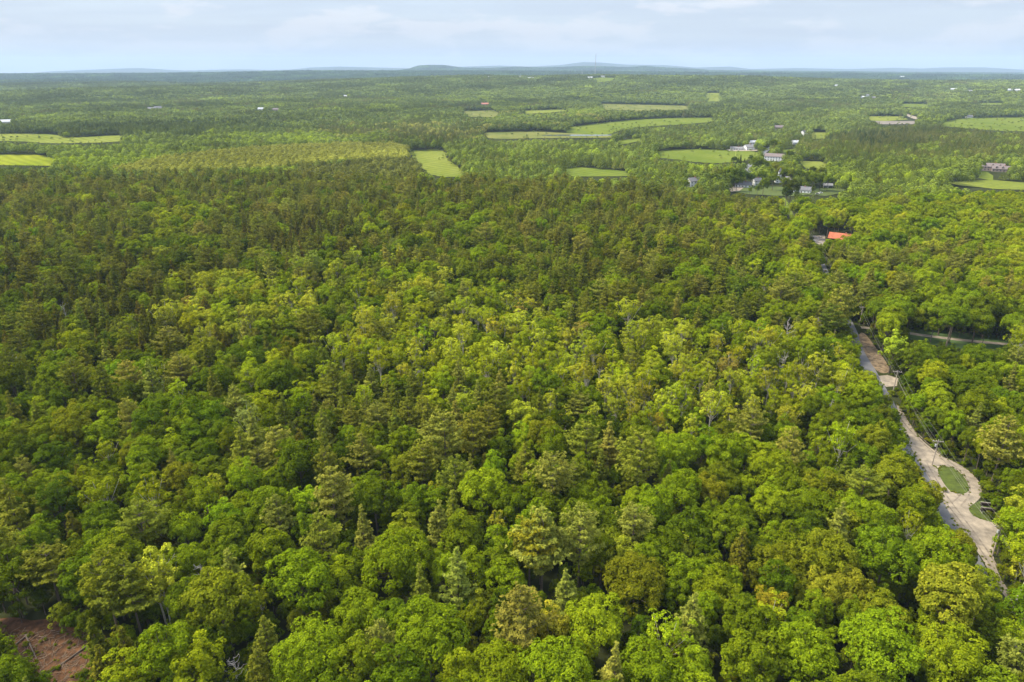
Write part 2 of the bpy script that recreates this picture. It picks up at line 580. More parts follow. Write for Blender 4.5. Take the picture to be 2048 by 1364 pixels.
field([(1045, 222), (1135, 219), (1130, 223), (1050, 228)], MEADOW, 'thin pale meadow below the long ridge', edge=4)
field([(1200, 208), (1380, 212), (1380, 219), (1210, 220)], MARSH, 'wide reedy marsh at the foot of the ridge', edge=6)
field([(1185, 157), (1200, 155), (1235, 156), (1225, 161), (1195, 165)], HAY, 'pale hilltop pasture on the ridge crest', edge=6)
field([(1985, 362), (2100, 370), (2100, 382), (1990, 378), (1930, 372), (1895, 366)], MEADOW, 'rough meadow below the pink farmhouse', edge=2)
field([(1960, 344), (1975, 345), (1985, 352), (1985, 362), (1958, 356)], HAY, 'lawn in front of the pink farmhouse', edge=1)
field([(1600, 323), (1640, 324), (1655, 330), (1640, 342), (1612, 336)], MEADOW, 'rough grass beside the white colonial house', edge=2)
field([(1562, 300), (1590, 299), (1592, 304), (1565, 306)], HAY, 'village lawn behind the colonial house', edge=1)
# village green and yards
field([(1478, 378), (1500, 374), (1560, 376), (1598, 384), (1590, 391), (1530, 389), (1490, 386)], LAWN, 'mown lawn around the white cottages', edge=1, grow=1.35)
field([(1606, 381), (1650, 377), (1690, 380), (1680, 386), (1650, 392), (1612, 389)], LAWN, 'open village lawn behind the leafy wood', edge=1, grow=1.1)
# sand yard of the cottages
field([(1454, 379), (1470, 372), (1490, 374), (1478, 383), (1462, 385)], GRAVEL, 'pale sand drive beside the white cottage', off=0.6, name='driveway', edge=1, grow=1.0)
field([(1452, 299.5), (1515, 300), (1518, 302.5), (1460, 303)], GRAVEL, 'pale gravel yard in front of the white farmhouse', off=0.7, name='driveway', edge=1, grow=1.0)

# roads
road_pix = [(2110, 1430), (2055, 1322), (2005, 1238), (1952, 1142), (1900, 1047), (1877, 1002), (1838, 940), (1811, 896), (1781, 820), (1727, 722), (1714, 690), (1695, 648), (1664, 580), (1642, 531), (1615, 482), (1585, 425), (1570, 400), (1548, 384), (1512, 352), (1492, 340), (1512, 318), (1535, 300), (1556, 286), (1575, 276)]
ROAD = ribbon('road', road_pix[:15] + [(1604, 470), (1590, 462), (1570, 458)], 2.6, 2.9, 0.030, ASPHALT, 'grey paved lane running down the right side')
ROAD2 = ribbon('road', road_pix[18:], 3.6, 3.6, 0.60, FARASPHALT, 'grey paved road climbing through the village')
field([(1700, 180 + 0.0), (1, 1)] and [(1735, 214), (1752, 213), (1756, 218), (1738, 219)], GRAVEL, 'bare sandy ground beside the hillside houses', off=0.8, name='driveway', edge=1, clear=False)
field([(1807, 226), (1812, 220), (1816, 221), (1812, 228), (1840, 236), (1838, 240), (1820, 236)], GRAVEL, 'pale road bend climbing the far hillside', off=1.0, name='road', edge=1)

gravel_pix = [(1791, 806), (1800, 812), (1818, 846), (1836, 872), (1858, 893), (1884, 912), (1918, 928), (1944, 946), (1962, 968), (1964, 990), (1957, 1000), (1940, 1014), (1952, 1034), (1990, 1042), (2004, 1060), (2000, 1078), (1985, 1092), (1988, 1125), (2002, 1158), (2030, 1200), (2016, 1202), (1985, 1160), (1966, 1118), (1937, 1082), (1909, 1047), (1887, 1002), (1848, 940), (1821, 896), (1800, 840)]
CLEAR.append([(1795,812),(1818,846),(1836,872),(1858,893),(1884,912),(1918,928),(1944,946),(1962,968),(1964,990),(1940,1014),(1952,1034),(1985,1040),(2000,1060),(1985,1075),(1988,1110),(2006,1170),(1996,1172),(1975,1125),(1962,1100),(1950,1082),(1925,1050),(1908,1047),(1886,1002),(1893,978),(1885,960),(1862,935),(1848,939),(1821,896),(1808,850)])
sheet('gravel_lot', gravel_pix, 0.045, GRAVEL, 'pale gravel shoulder and looping drive beside the lane', 0.5, 3.0)
lawn1 = [(1873, 935), (1890, 932), (1910, 937), (1928, 953), (1938, 972), (1938, 983), (1926, 989), (1903, 985), (1892, 974), (1880, 955)]
sheet('lawn', lawn1, 0.080, LAWN, 'oval island of mown grass inside the gravel drive', 0.3, 2.0)
lawn2 = [(1936, 1014), (1963, 1000), (2010, 996), (2050, 1010), (2050, 1050), (1995, 1048), (1953, 1036), (1940, 1026)]
sheet('lawn', lawn2, 0.084, LAWN, 'grass patch behind the dark wooden bench', 0.3, 2.0)
CLEAR.append([(1936, 1014), (1960, 1000), (1972, 1004), (1968, 1030), (1953, 1036)])
RUT = simple('wheel_rut', (0.135, 0.108, 0.082), 0.95, 0.3, 0.7, col2=(0.21, 0.17, 0.125))
for path in ([(1806, 838), (1836, 880), (1870, 905), (1915, 936), (1950, 962), (1954, 985), (1932, 1003), (1912, 1010), (1895, 1008)], [(1848, 925), (1880, 985), (1905, 1020), (1945, 1062), (1978, 1108), (1996, 1150)]):
    pw_ = np.array([at(*p)[:2] for p in path])
    for off_s in (-.8, .8):
        tg_ = np.gradient(pw_, axis=0); tg_ /= np.linalg.norm(tg_, axis=1)[:, None]
        ribbon('wheel_rut', None, .22, .22, .054 + off_s * .002, RUT, 'worn wheel track pressed into the gravel drive', pw_ + np.stack([tg_[:, 1], -tg_[:, 0]], -1) * off_s)
apron = [(1757, 752), (1775, 750), (1797, 757), (1794, 772), (1772, 774), (1762, 765)]
CLEAR.append(apron)
sheet('driveway', apron, 0.05, GRAVEL, 'small gravel driveway mouth beside a utility pole', 0.3, 3.0)
bank = [(1716, 668), (1728, 664), (1748, 690), (1770, 720), (1782, 742), (1768, 748), (1752, 742), (1735, 716), (1722, 690)]
CLEAR.append(bank)
sheet('dirt_bank', bank, 0.055, LITTER, 'brown leaf strewn bank beside the lane', 0.5, 3.0)
drive_pix = [(1722, 655), (1760, 656), (1820, 668), (1900, 678), (1960, 684), (2020, 690), (2100, 694)]
DRIVE = ribbon('driveway', drive_pix, 1.7, 1.7, 0.06, GRAVEL, 'long gravel driveway leading off to the right')
CLEAR.append([(1815, 664), (1900, 674), (2013, 684), (2013, 692), (1900, 685), (1815, 674)])
sheet('verge', [(1800, 655), (1900, 664), (2100, 678), (2100, 712), (1985, 706), (1900, 694), (1820, 684)], 0.025, simple('verge_grass', (0.05, 0.085, 0.018), 1, 0.3, 0.3), 'grass verge along the long gravel driveway', 0.4, 4.0)
CLEAR.append([(1722, 716), (1736, 724), (1748, 748), (1740, 752), (1724, 728)])
CLEAR.append([(1818, 893), (1850, 940), (1848, 944), (1836, 936)])
CLEAR.append([(1885, 1004), (1910, 1046), (1900, 1048), (1884, 1020)])
sheet('verge', [(1564, 394), (1571, 396), (1580, 414), (1590, 434), (1588, 444), (1580, 436), (1572, 420), (1564, 404)], 0.09, HAY, 'bright green grass strip opening toward the village', 0.5, 4.0)
CLEAR.append([(1641, 524), (1652, 524), (1656, 536), (1646, 536)])
CLEAR.append([(1720, 652), (1738, 654), (1736, 661), (1722, 660)])
CLEAR.append([(1568, 398), (1577, 418), (1588, 438), (1584, 442), (1574, 426), (1566, 400)])
CLEAR.append([(1486, 343), (1498, 328), (1500, 332), (1499, 343)])
CLEAR.append([(1524, 311), (1540, 298), (1542, 301), (1536, 311)])
clearing = [(-40, 1262), (28, 1253), (62, 1258), (112, 1264), (166, 1272), (186, 1290), (160, 1318), (142, 1340), (140, 1385), (-40, 1385)]
CLEAR.append([(0, 1266), (60, 1258), (100, 1262), (150, 1278), (152, 1300), (145, 1330), (138, 1364), (110, 1364), (60, 1310), (10, 1312)])
sheet('clearing', [(-140, 1240), (28, 1235), (180, 1245), (230, 1290), (190, 1340), (190, 1420), (-140, 1420)], 0.05, DIRT, 'reddish brown clearing of chips and slash in the corner', 0.8, 2.0)
sheet('stream', [(1075, 271.2), (1120, 270.0), (1180, 270.4), (1235, 270.6), (1215, 272.2), (1160, 272.6), (1100, 272.8)], 1.0, simple('water', (0.10, 0.11, 0.10), 0.12, 0.05, 0.1), 'narrow stream winding through the marshy meadow', 1.5)

# open ground for the buildings
HOUSES = [
    # px, py of the base centre, width m, depth m, wall height, turn degrees, style
    (1386, 372, 13, 9, 6.0, 28, 'white', 'two storey white house with grey roof at the edge of the wood', 'roof_grey'),
    (1486, 374, 17, 8, 3.0, -12, 'white', 'low white cottage with grey roof beside the sand drive', 'roof_grey'),
    (1513, 370, 9, 8, 5.0, 20, 'white', 'small white house with dark roof just behind leafy shade trees', 'roof_dark'),
    (1556, 364, 8, 16, 5.0, 8, 'church', 'white steepled chapel between two round shade trees', 'roof_grey'),
    (1578, 364, 9, 7, 3.6, -8, 'white', 'plain white shed with pale roof behind the chapel', 'roof_pale'),
    (1604, 385, 17, 8, 3.4, -20, 'white', 'white bungalow with grey roof in the dark conifer shade', 'roof_grey'),
    (1655, 375, 9, 5, 2.6, -3, 'open', 'small open fronted white shed alone on the village lawn', 'roof_pale'),
    (1548, 321, 26, 10, 6.0, -16, 'white', 'long two storey white colonial house beside the paved road', 'roof_pink'),
    (1497, 300, 17, 10, 5.0, 35, 'white', 'white gabled farmhouse at the end of the hay meadow', 'roof_pale'),
    (1473, 300, 20, 7, 2.6, 2, 'white', 'low white barn beside the gabled farmhouse', 'roof_pale'),
    (1505, 289, 13, 8, 4.0, 18, 'white', 'white house tucked in trees above the gabled farmhouse', 'roof_white'),
    (1557, 258, 22, 10, 4.0, 5, 'pink', 'tan ranch house under trees above the village', 'roof_pink'),
    (1607, 271, 10, 10, 6.0, 40, 'white', 'white gable end showing through trees right of the tan ranch house', 'roof_dark'),
    (1590, 288, 14, 9, 3.0, 25, 'white', 'white cottage half hidden below the white gable end', 'roof_white'),
    (1982, 341, 26, 10, 5.4, -6, 'pink', 'pinkish two storey farmhouse with dormers on the right', 'roof_pink'),
    (2003, 343, 22, 9, 3.6, -6, 'pink', 'long pinkish barn joined beyond the dormered farmhouse', 'roof_pink'),
    (1938, 236, 16, 10, 4.0, 20, 'white', 'white farmhouse at the top of the far right meadow', 'roof_grey'),
    (302, 219, 26, 10, 3.0, 4, 'white', 'pale barn in the forest at left of the valley', 'roof_pale'),
    (318, 218.5, 26, 11, 5.0, -8, 'white', 'pale house beside the barn in the left forest', 'roof_grey'),
    (520, 221, 20, 10, 5.0, 12, 'white', 'white house in the forest, first of a pair below the ridge', 'roof_white'),
    (551, 221.5, 22, 10, 4.0, -10, 'pink', 'tan roofed house, second of a pair below the ridge', 'roof_pink'),
    (12, 248, 30, 12, 5.5, 10, 'white', 'white barn at the extreme left edge above the meadow', 'roof_white'),
    (1735, 193, 18, 10, 6.0, 8, 'white', 'white tall house topping the hillside cluster', 'roof_pale'),
    (1724, 196, 16, 10, 4.0, -12, 'white', 'white barn at the left end of the hillside cluster', 'roof_white'),
    (1748, 197, 24, 10, 4.0, 4, 'pink', 'long low tan house at the right end of the hillside cluster', 'roof_pale'),
    (1908, 181, 40, 12, 6.0, 8, 'white', 'large white farmhouse high on the right hillside', 'roof_white'),
    (1942, 183.5, 26, 10, 4.0, 0, 'white', 'long low pale barn right of the large hillside farmhouse', 'roof_pale'),
    (2018, 183, 26, 12, 7.0, 20, 'white', 'small white house on the far right skyline slope', 'roof_white'),
    (2034, 182.5, 30, 12, 5.0, -5, 'white', 'wide white house at the far right edge of the slope', 'roof_white'),
    (980, 156, 26, 12, 6.0, 5, 'white', 'white house at the west end of the ridge crest', 'roof_white'),
    (1040, 157, 16, 12, 10.0, 0, 'white', 'tall pale building in a dark gap on the ridge crest', 'roof_pale'),
    (1062, 158, 44, 12, 4.0, 0, 'white', 'long white barn right of the tall pale ridge building', 'roof_white'),
    (1180, 157, 28, 12, 5.0, 10, 'white', 'white house by the foot of the tall mast', 'roof_white'),
    (1206, 155, 22, 12, 6.0, -10, 'white', 'white house on the hilltop pasture right of the mast', 'roof_pale'),
    (1227, 154, 18, 12, 6.0, 12, 'white', 'small white house at the right end of the hilltop pasture', 'roof_white'),
    (970, 211, 26, 10, 5.0, 10, 'pink', 'reddish roofed house among trees under the long ridge', 'roof_red'),
    (691, 194, 18, 10, 4.0, 5, 'white', 'single white house alone on the wooded slope', 'roof_white'),
    (1672, 173, 18, 12, 5.0, 5, 'white', 'lone white house on the ridge behind the hillside cluster', 'roof_white'),
    (1805, 155, 50, 16, 8.0, 5, 'white', 'tiny white building on the blue ridge', 'roof_white'),
]
MATS = {
    'wall_white': simple('white_clapboard', (0.74, 0.73, 0.70), 0.7, 0.06, 0.5),
    'wall_pink': simple('tan_clapboard', (0.32, 0.25, 0.21), 0.8, 0.10, 0.5),
    'roof_grey': simple('grey_shingle', (0.13, 0.125, 0.13), 0.9, 0.15, 0.8),
    'roof_dark': simple('dark_shingle', (0.10, 0.10, 0.11), 0.9, 0.15, 0.8),
    'roof_pale': simple('pale_shingle', (0.20, 0.19, 0.185), 0.9, 0.15, 0.8),
    'roof_white': simple('white_metal_roof', (0.45, 0.45, 0.45), 0.6, 0.06, 0.8),
    'roof_pink': simple('brown_shingle', (0.17, 0.135, 0.125), 0.9, 0.12, 0.8),
    'roof_red': simple('red_shingle', (0.40, 0.17, 0.12), 0.9, 0.12, 0.8),
    'orange': simple('orange_metal_roof', (0.36, 0.105, 0.05), 0.8, 0.28, 0.5),
    'glass': simple('window_glass', (0.03, 0.035, 0.04), 0.15, 0.1, 1.0),
    'brick': simple('chimney_brick', (0.28, 0.12, 0.08), 0.9, 0.2, 2.0),
    'brown': simple('brown_board', (0.10, 0.06, 0.04), 0.9, 0.2, 1.0),
}


def gable_roof(w, d, h, rise, over, th=0.25):
    """a roof with real thickness; ridge along x"""
    mb = MB()
    hw, hd = w / 2 + over, d / 2 + over
    dz = rise * over / (d / 2)
    for s_ in (-1, 1):
        e0, r0 = (s_ * hd, h - dz), (0.0, h + rise)
        x0, x1 = -hw, hw
        top = [(x0, e0[0], e0[1] + th), (x1, e0[0], e0[1] + th), (x1, 0, r0[1] + th), (x0, 0, r0[1] + th)]
        bot = [(x0, e0[0], e0[1]), (x1, e0[0], e0[1]), (x1, 0, r0[1]), (x0, 0, r0[1])]
        mb.poly(top if s_ < 0 else top[::-1]); mb.poly(bot[::-1] if s_ < 0 else bot)
        mb.poly([bot[0], bot[1], top[1], top[0]]); mb.poly([bot[1], bot[2], top[2], top[1]]); mb.poly([bot[3], bot[0], top[0], top[3]])
    return mb


def gable_walls(w, d, h, rise, open_front=False):
    mb = MB()
    hw, hd = w / 2, d / 2
    if open_front:
        mb.box(-hw, hw, hd - 0.2, hd, 0, h); mb.box(-hw, -hw + 0.2, -hd, hd - 0.2, 0, h); mb.box(hw - 0.2, hw, -hd, hd - 0.2, 0, h)
        mb.box(-hw + .2, hw - .2, -hd, -hd + 0.2, h - 0.5, h)
        mb.box(-0.6, 0.6, -hd, -hd + 0.2, 0, h - 0.5)
    else:
        for y_ in (-hd, hd):
            q = [(-hw, y_, -1.5), (hw, y_, -1.5), (hw, y_, h), (-hw, y_, h)]
            mb.poly(q if y_ < 0 else q[::-1])
    for x_ in (-hw, hw):
        q = [(x_, -hd, -1.5), (x_, hd, -1.5), (x_, hd, h), (x_, 0, h + rise), (x_, -hd, h)] if not open_front else [(x_, -hd, h), (x_, hd, h), (x_, 0, h + rise)]
        mb.poly(q if x_ > 0 else q[::-1])
    return mb


def house(px, py, w, d, h, rot, style, label, roof):
    x, y, z = at(px, py)
    big = 1.0
    root = bpy.data.objects.new('church' if style == 'church' else ('shed' if style == 'open' or 'shed' in label else ('barn' if 'barn' in label else 'house')), None)
    link(root)
    root.location = (x, y, z)
    root.rotation_euler = (0, 0, math.radians(rot) - math.atan2(x, y) * 0.6)
    tag(root, label, root.name.split('.')[0], 'houses and farm buildings scattered through the valley')
    wm = MATS['wall_pink' if style == 'pink' else 'wall_white']
    swap = style == 'church'
    if swap:
        w, d = d, w
    rise = d * 0.36
    gable_walls(w, d, h, rise, style == 'open').build('wall', wm, root)
    rf = gable_roof(w, d, h, rise, 0.5 if y < 1500 else 0.8).build('roof', MATS[roof], root)
    depth = math.hypot(x, y)
    if style != 'open' and depth < 1800:
        nst = 2 if h > 4.6 else 1
        nw = max(2, int(w / 3.4))
        for s_ in range(nst):
            z0 = 0.9 + s_ * 2.7
            for k in range(nw):
                xc = -w / 2 + w * (k + 0.5) / nw
                if s_ == 0 and k == nw // 2:
                    dr = MB().box(xc - 0.55, xc + 0.55, -d / 2 - 0.06, -d / 2 + 0.02, 0, 2.1).build('door', MATS['brown'], root)
                    continue
                MB().box(xc - 0.5, xc + 0.5, -d / 2 - 0.05, -d / 2 + 0.02, z0, z0 + 1.4).build('window', MATS['glass'], root)
            for yc in (-d / 4, d / 4):
                for sx in (-1, 1):
                    MB().box(sx * w / 2 - 0.05, sx * w / 2 + 0.05, yc - 0.5, yc + 0.5, z0, z0 + 1.4).build('window', MATS['glass'], root)
        cx = w * 0.12
        MB().box(cx - 0.5, cx + 0.5, -0.4, 0.6, h + rise - 1.0, h + rise + 1.2).build('chimney', MATS['brick'], rf)
    if 'dormer' in label:
        for k in (-1, 0, 1):
            mb = MB(); xx = k * w * 0.3
            mb.box(xx - 1.1, xx + 1.1, -d / 2 + 0.5, -0.8, h + 0.2, h + 2.2)
            dm = mb.build('dormer', wm, root)
            mb = MB(); mb.poly([(xx - 1.4, -d / 2 + 0.2, h + 2.2), (xx, -d / 2 + 0.2, h + 3.2), (xx, -.3, h + 3.2), (xx - 1.4, -.3, h + 2.2)])
            mb.poly([(xx, -d / 2 + 0.2, h + 3.2), (xx + 1.4, -d / 2 + 0.2, h + 2.2), (xx + 1.4, -.3, h + 2.2), (xx, -.3, h + 3.2)])
            mb.poly([(xx - 1.1, -d / 2 + 0.45, h + 2.2), (xx + 1.1, -d / 2 + 0.45, h + 2.2), (xx, -d / 2 + 0.45, h + 3.15)])
            mb.build('dormer_roof', MATS[roof], dm)
            MB().box(xx - 0.5, xx + 0.5, -d / 2 + 0.42, -d / 2 + 0.52, h + 0.7, h + 1.8).build('window', MATS['glass'], dm)
    if style == 'church':
        st = MB().box(-w / 2 + 0.6, -w / 2 + 3.8, -1.6, 1.6, h * .5, h + rise + 4.2).build('steeple', wm, root)
        mb = MB(); a = (-w / 2 + 0.4, -1.8); b = (-w / 2 + 4.0, 1.8); ap = (-w / 2 + 2.2, 0, h + rise + 9.5); zt = h + rise + 4.2
        q = [(a[0], a[1], zt), (b[0], a[1], zt), (b[0], b[1], zt), (a[0], b[1], zt)]
        for i in range(4):
            mb.poly([q[i], q[(i + 1) % 4], ap])
        mb.poly(q[::-1])
        mb.build('spire', MATS['roof_grey'], st)
        MB().box(-w / 2 + 0.52, -w / 2 + 0.6, -0.6, 0.6, h + rise + 1.2, h + rise + 3.0).build('louvre', MATS['brown'], st)
        root.rotation_euler.z = math.radians(82 + rot) - math.atan2(x, y) * 0.6
    # keep trees off the house as it is seen
    wpx = max(w, d) / 2 / math.hypot(x, y) * FPX
    hp = (h + rise) / math.hypot(x, y) * FPX
    lowf = .12 if depth < 1300 else .45
    CLEAR_H.append((y, [(px - wpx, py - hp - 1), (px + wpx, py - hp - 1), (px + wpx, py - hp * lowf), (px - wpx, py - hp * lowf)]))
    HOUSE_XY.append((x, y, max(w, d) / 2 + 2))
    return root


HOUSE_XY, CLEAR_H = [], []
for hs in HOUSES:
    house(*hs)

# the house with the orange metal roof, half hidden in the wood by the lane
ox, oy, oz = at(1680, 483)
root = link(bpy.data.objects.new('house', None)); root.location = (ox, oy, oz); root.rotation_euler = (0, 0, math.radians(-6) - math.atan2(ox, oy))
tag(root, 'brown house with bright orange metal roof behind the lane pines', 'house')
gable_walls(15.5, 9, 3.0, 3.2).build('wall', MATS['brown'], root)
rf = gable_roof(15.5, 9, 3.0, 3.2, 0.6).build('roof', MATS['orange'], root)
for k in range(11):
    pass
MB().box(2.6, 3.5, -0.2, 0.7, 5.6, 7.1).build('chimney', MATS['brick'], rf)
for xc in (-5, -1.5, 2, 5.5):
    MB().box(xc - 0.5, xc + 0.5, -4.56, -4.44, 0.9, 2.2).build('window', MATS['glass'], root)
CLEAR_H.append((oy - 4, [(1660, 457), (1700, 459), (1701, 472), (1660, 472)]))
HOUSE_XY.append((ox, oy, 8))
# the heap of pale boulders beside it
import random
rng0 = random.Random(5)
RUBBLE = simple('pale_rubble', (0.30, 0.26, 0.235), 0.95, 0.3, 0.8)


def boulder(px, py, s_, label):
    x, y, z = at(px, py)
    import bmesh
    bm = bmesh.new()
    bmesh.ops.create_icosphere(bm, subdivisions=2, radius=1.0)
    for v in bm.verts:
        v.co *= 1 + 0.28 * math.sin(v.co.x * 5 + s_ * 9) * math.cos(v.co.y * 4 + s_ * 3) + rng0.uniform(-.08, .08)
        v.co.x *= s_ * 1.4; v.co.y *= s_ * 1.1; v.co.z *= s_ * 0.7
    me = bpy.data.meshes.new('boulder'); bm.to_mesh(me); bm.free(); me.materials.append(RUBBLE)
    o_ = link(bpy.data.objects.new('boulder', me)); o_.location = (x, y, z + s_ * 0.3); o_.rotation_euler.z = rng0.uniform(0, 6)
    tag(o_, label, 'boulder', 'pale boulders beside the orange roofed house')


sheet('yard', [(1626, 472), (1650, 470), (1652, 492), (1644, 492), (1630, 486)], 0.07, GRAVEL, 'bare pale yard beside the orange roofed house', 0.4, 3.0)
CLEAR.append([(1624, 471), (1648, 471), (1648, 492), (1640, 490), (1626, 485)])
bl = [(1629, 474.5, 1.3, 'largest pale boulder at the upper left of the yard heap'), (1634, 476, 1.1, 'pale boulder next to the largest one of the yard heap'), (1640, 475, 1.0, 'rounded pale boulder at the top of the yard heap'), (1629, 482, 1.2, 'pale boulder at the lower left corner of the yard heap'),
      (1635, 484, 1.0, 'pale boulder in the low middle of the yard heap'), (1640, 486, 1.0, 'pale boulder at the bottom tip of the yard heap'), (1644, 480, 0.8, 'smallest pale boulder on the right side of the yard heap'), (1636, 480, 0.9, 'pale boulder in the very middle of the yard heap')]
for b_ in bl:
    boulder(*b_)

# ------------------------------------------------------------------ foliage generators
def unit(v):
    return v / (np.linalg.norm(v, axis=-1, keepdims=True) + 1e-9)


def leafquads(c_, nrm, size, aspect, rg, along=None):
    """rhombic leaves: centre, normal, length; along = preferred long axis"""
    k = len(c_)
    a = along if along is not None else rg.normal(size=(k, 3))
    a = unit(a - nrm * np.sum(a * nrm, 1, keepdims=True))
    b = np.cross(nrm, a)
    s_ = np.asarray(size).reshape(-1, 1)
    V = np.stack([c_ - a * s_ * .5, c_ + b * s_ * .5 * aspect, c_ + a * s_ * .5, c_ - b * s_ * .5 * aspect], 1)
    return V.reshape(-1, 3)


def fib(k, rg, zmin=-1.0):
    i = np.arange(k) + 0.5
    z = 1 - (1 - zmin) * i / k
    t = i * 2.39996 + rg.uniform(0, 6.28)
    r = np.sqrt(np.maximum(1 - z * z, 0))
    return np.stack([r * np.cos(t), r * np.sin(t), z], -1)


def tree_mesh(name, LV, LT, wood, bark, crown_only=False):
    """one mesh: leaves (material 0) and wood (material 1)"""
    nl_ = len(LV) // 4
    faces = np.arange(len(LV)).reshape(-1, 4)
    if wood is None or crown_only:
        return fast_mesh(name, LV, faces, [LEAF], None, LT)
    wv = np.array(wood.v); wf = np.array([f for f in wood.f if len(f) == 4]) + len(LV)
    V = np.vstack([LV, wv]); F_ = np.vstack([faces, wf])
    mi = np.concatenate([np.zeros(nl_), np.ones(len(wf))])
    return fast_mesh(name, V, F_, [LEAF, bark], mi, np.concatenate([LT, np.ones(len(wf))]))


def broadleaf(seed, R=5.0, H=17.0, RZ=4.6, nlobe=34, ncl=34, nleaf=6, leaf=0.42, lobe_r=(.20, .31), zmin=-0.45, rough=0.16, sparse=0.0, trunk_r=0.24, ragged=0.0):
    rg = np.random.default_rng(seed)
    d = unit(fib(nlobe, rg, zmin) + rg.normal(size=(nlobe, 3)) * 0.16)
    cz = H - RZ * 0.97
    # an outline that is not a ball: a few slow bulges
    ph = rg.uniform(0, 6.28, 4)
    ang = np.arctan2(d[:, 1], d[:, 0])
    bulge = 1 + rough * (np.sin(2 * ang + ph[0]) + 0.8 * np.sin(3 * ang + ph[1])) + rg.normal(size=nlobe) * (0.10 + ragged)
    lr = R * rg.uniform(*lobe_r, nlobe)
    lc = d * np.array([R, R, RZ]) * (bulge * 0.80)[:, None] + np.array([0, 0, cz])
    # inner lobes fill the heart
    ni = nlobe // 3
    di = unit(rg.normal(size=(ni, 3)) + [0, 0, .5])
    lc = np.vstack([lc, di * np.array([R, R, RZ]) * rg.uniform(.25, .5, (ni, 1)) + [0, 0, cz]])
    lr = np.concatenate([lr, R * rg.uniform(.26, .34, ni)])
    d = np.vstack([d, di])
    C_, NN, TT = [], [], []
    for i in range(len(lc)):
        k = int(ncl * (lr[i] / (0.3 * R)) ** 2)
        cd = unit(rg.normal(size=(k, 3)) + d[i] * 0.9 + [0, 0, .45])
        cp = lc[i] + cd * lr[i] * rg.uniform(.80, 1.12, (k, 1)) * [1, 1, .85]
        if sparse:
            keep = rg.random(k) > sparse
            cd, cp = cd[keep], cp[keep]; k = len(cp)
        lobe_tone = 1 + rg.normal() * 0.07
        ct = lobe_tone * (1 + rg.normal(size=k) * 0.12)
        # whorls of leaves
        off = unit(rg.normal(size=(k, nleaf, 3)))
        off -= cd[:, None] * np.sum(off * cd[:, None], -1, keepdims=True) * .6
        P = cp[:, None] + off * rg.uniform(.25, .9, (k, nleaf, 1)) * leaf * 1.25
        nn = unit(cd[:, None] * .75 + off * .35 + [0, 0, .45] + rg.normal(size=(k, nleaf, 3)) * .28)
        C_.append(P.reshape(-1, 3)); NN.append(nn.reshape(-1, 3))
        TT.append((ct[:, None] * (1 + rg.normal(size=(k, nleaf)) * .20)).ravel())
    C_, NN, TT = np.vstack(C_), np.vstack(NN), np.concatenate(TT)
    LV = leafquads(C_, NN, leaf * rg.uniform(.75, 1.3, len(C_)), 0.72, rg)
    w = MB()
    lean = rg.normal(size=2) * .25
    fork = np.array([lean[0], lean[1], H * .48])
    w.tube([(0, 0, -0.5), (lean[0] * .4, lean[1] * .4, H * .22), fork, (lean[0] * 1.6, lean[1] * 1.6, H * .72)], [trunk_r * 1.25, trunk_r, trunk_r * .8, trunk_r * .35], 6, False)
    for i in rg.choice(nlobe, min(12, nlobe), replace=False):
        mid = (fork + lc[i]) / 2 + [0, 0, -.4]
        w.tube([fork + [0, 0, rg.uniform(-1.5, 2.5)], mid, lc[i]], [trunk_r * .42, trunk_r * .26, .04], 4, False)
    return LV, np.clip(TT, .45, 1.7), w


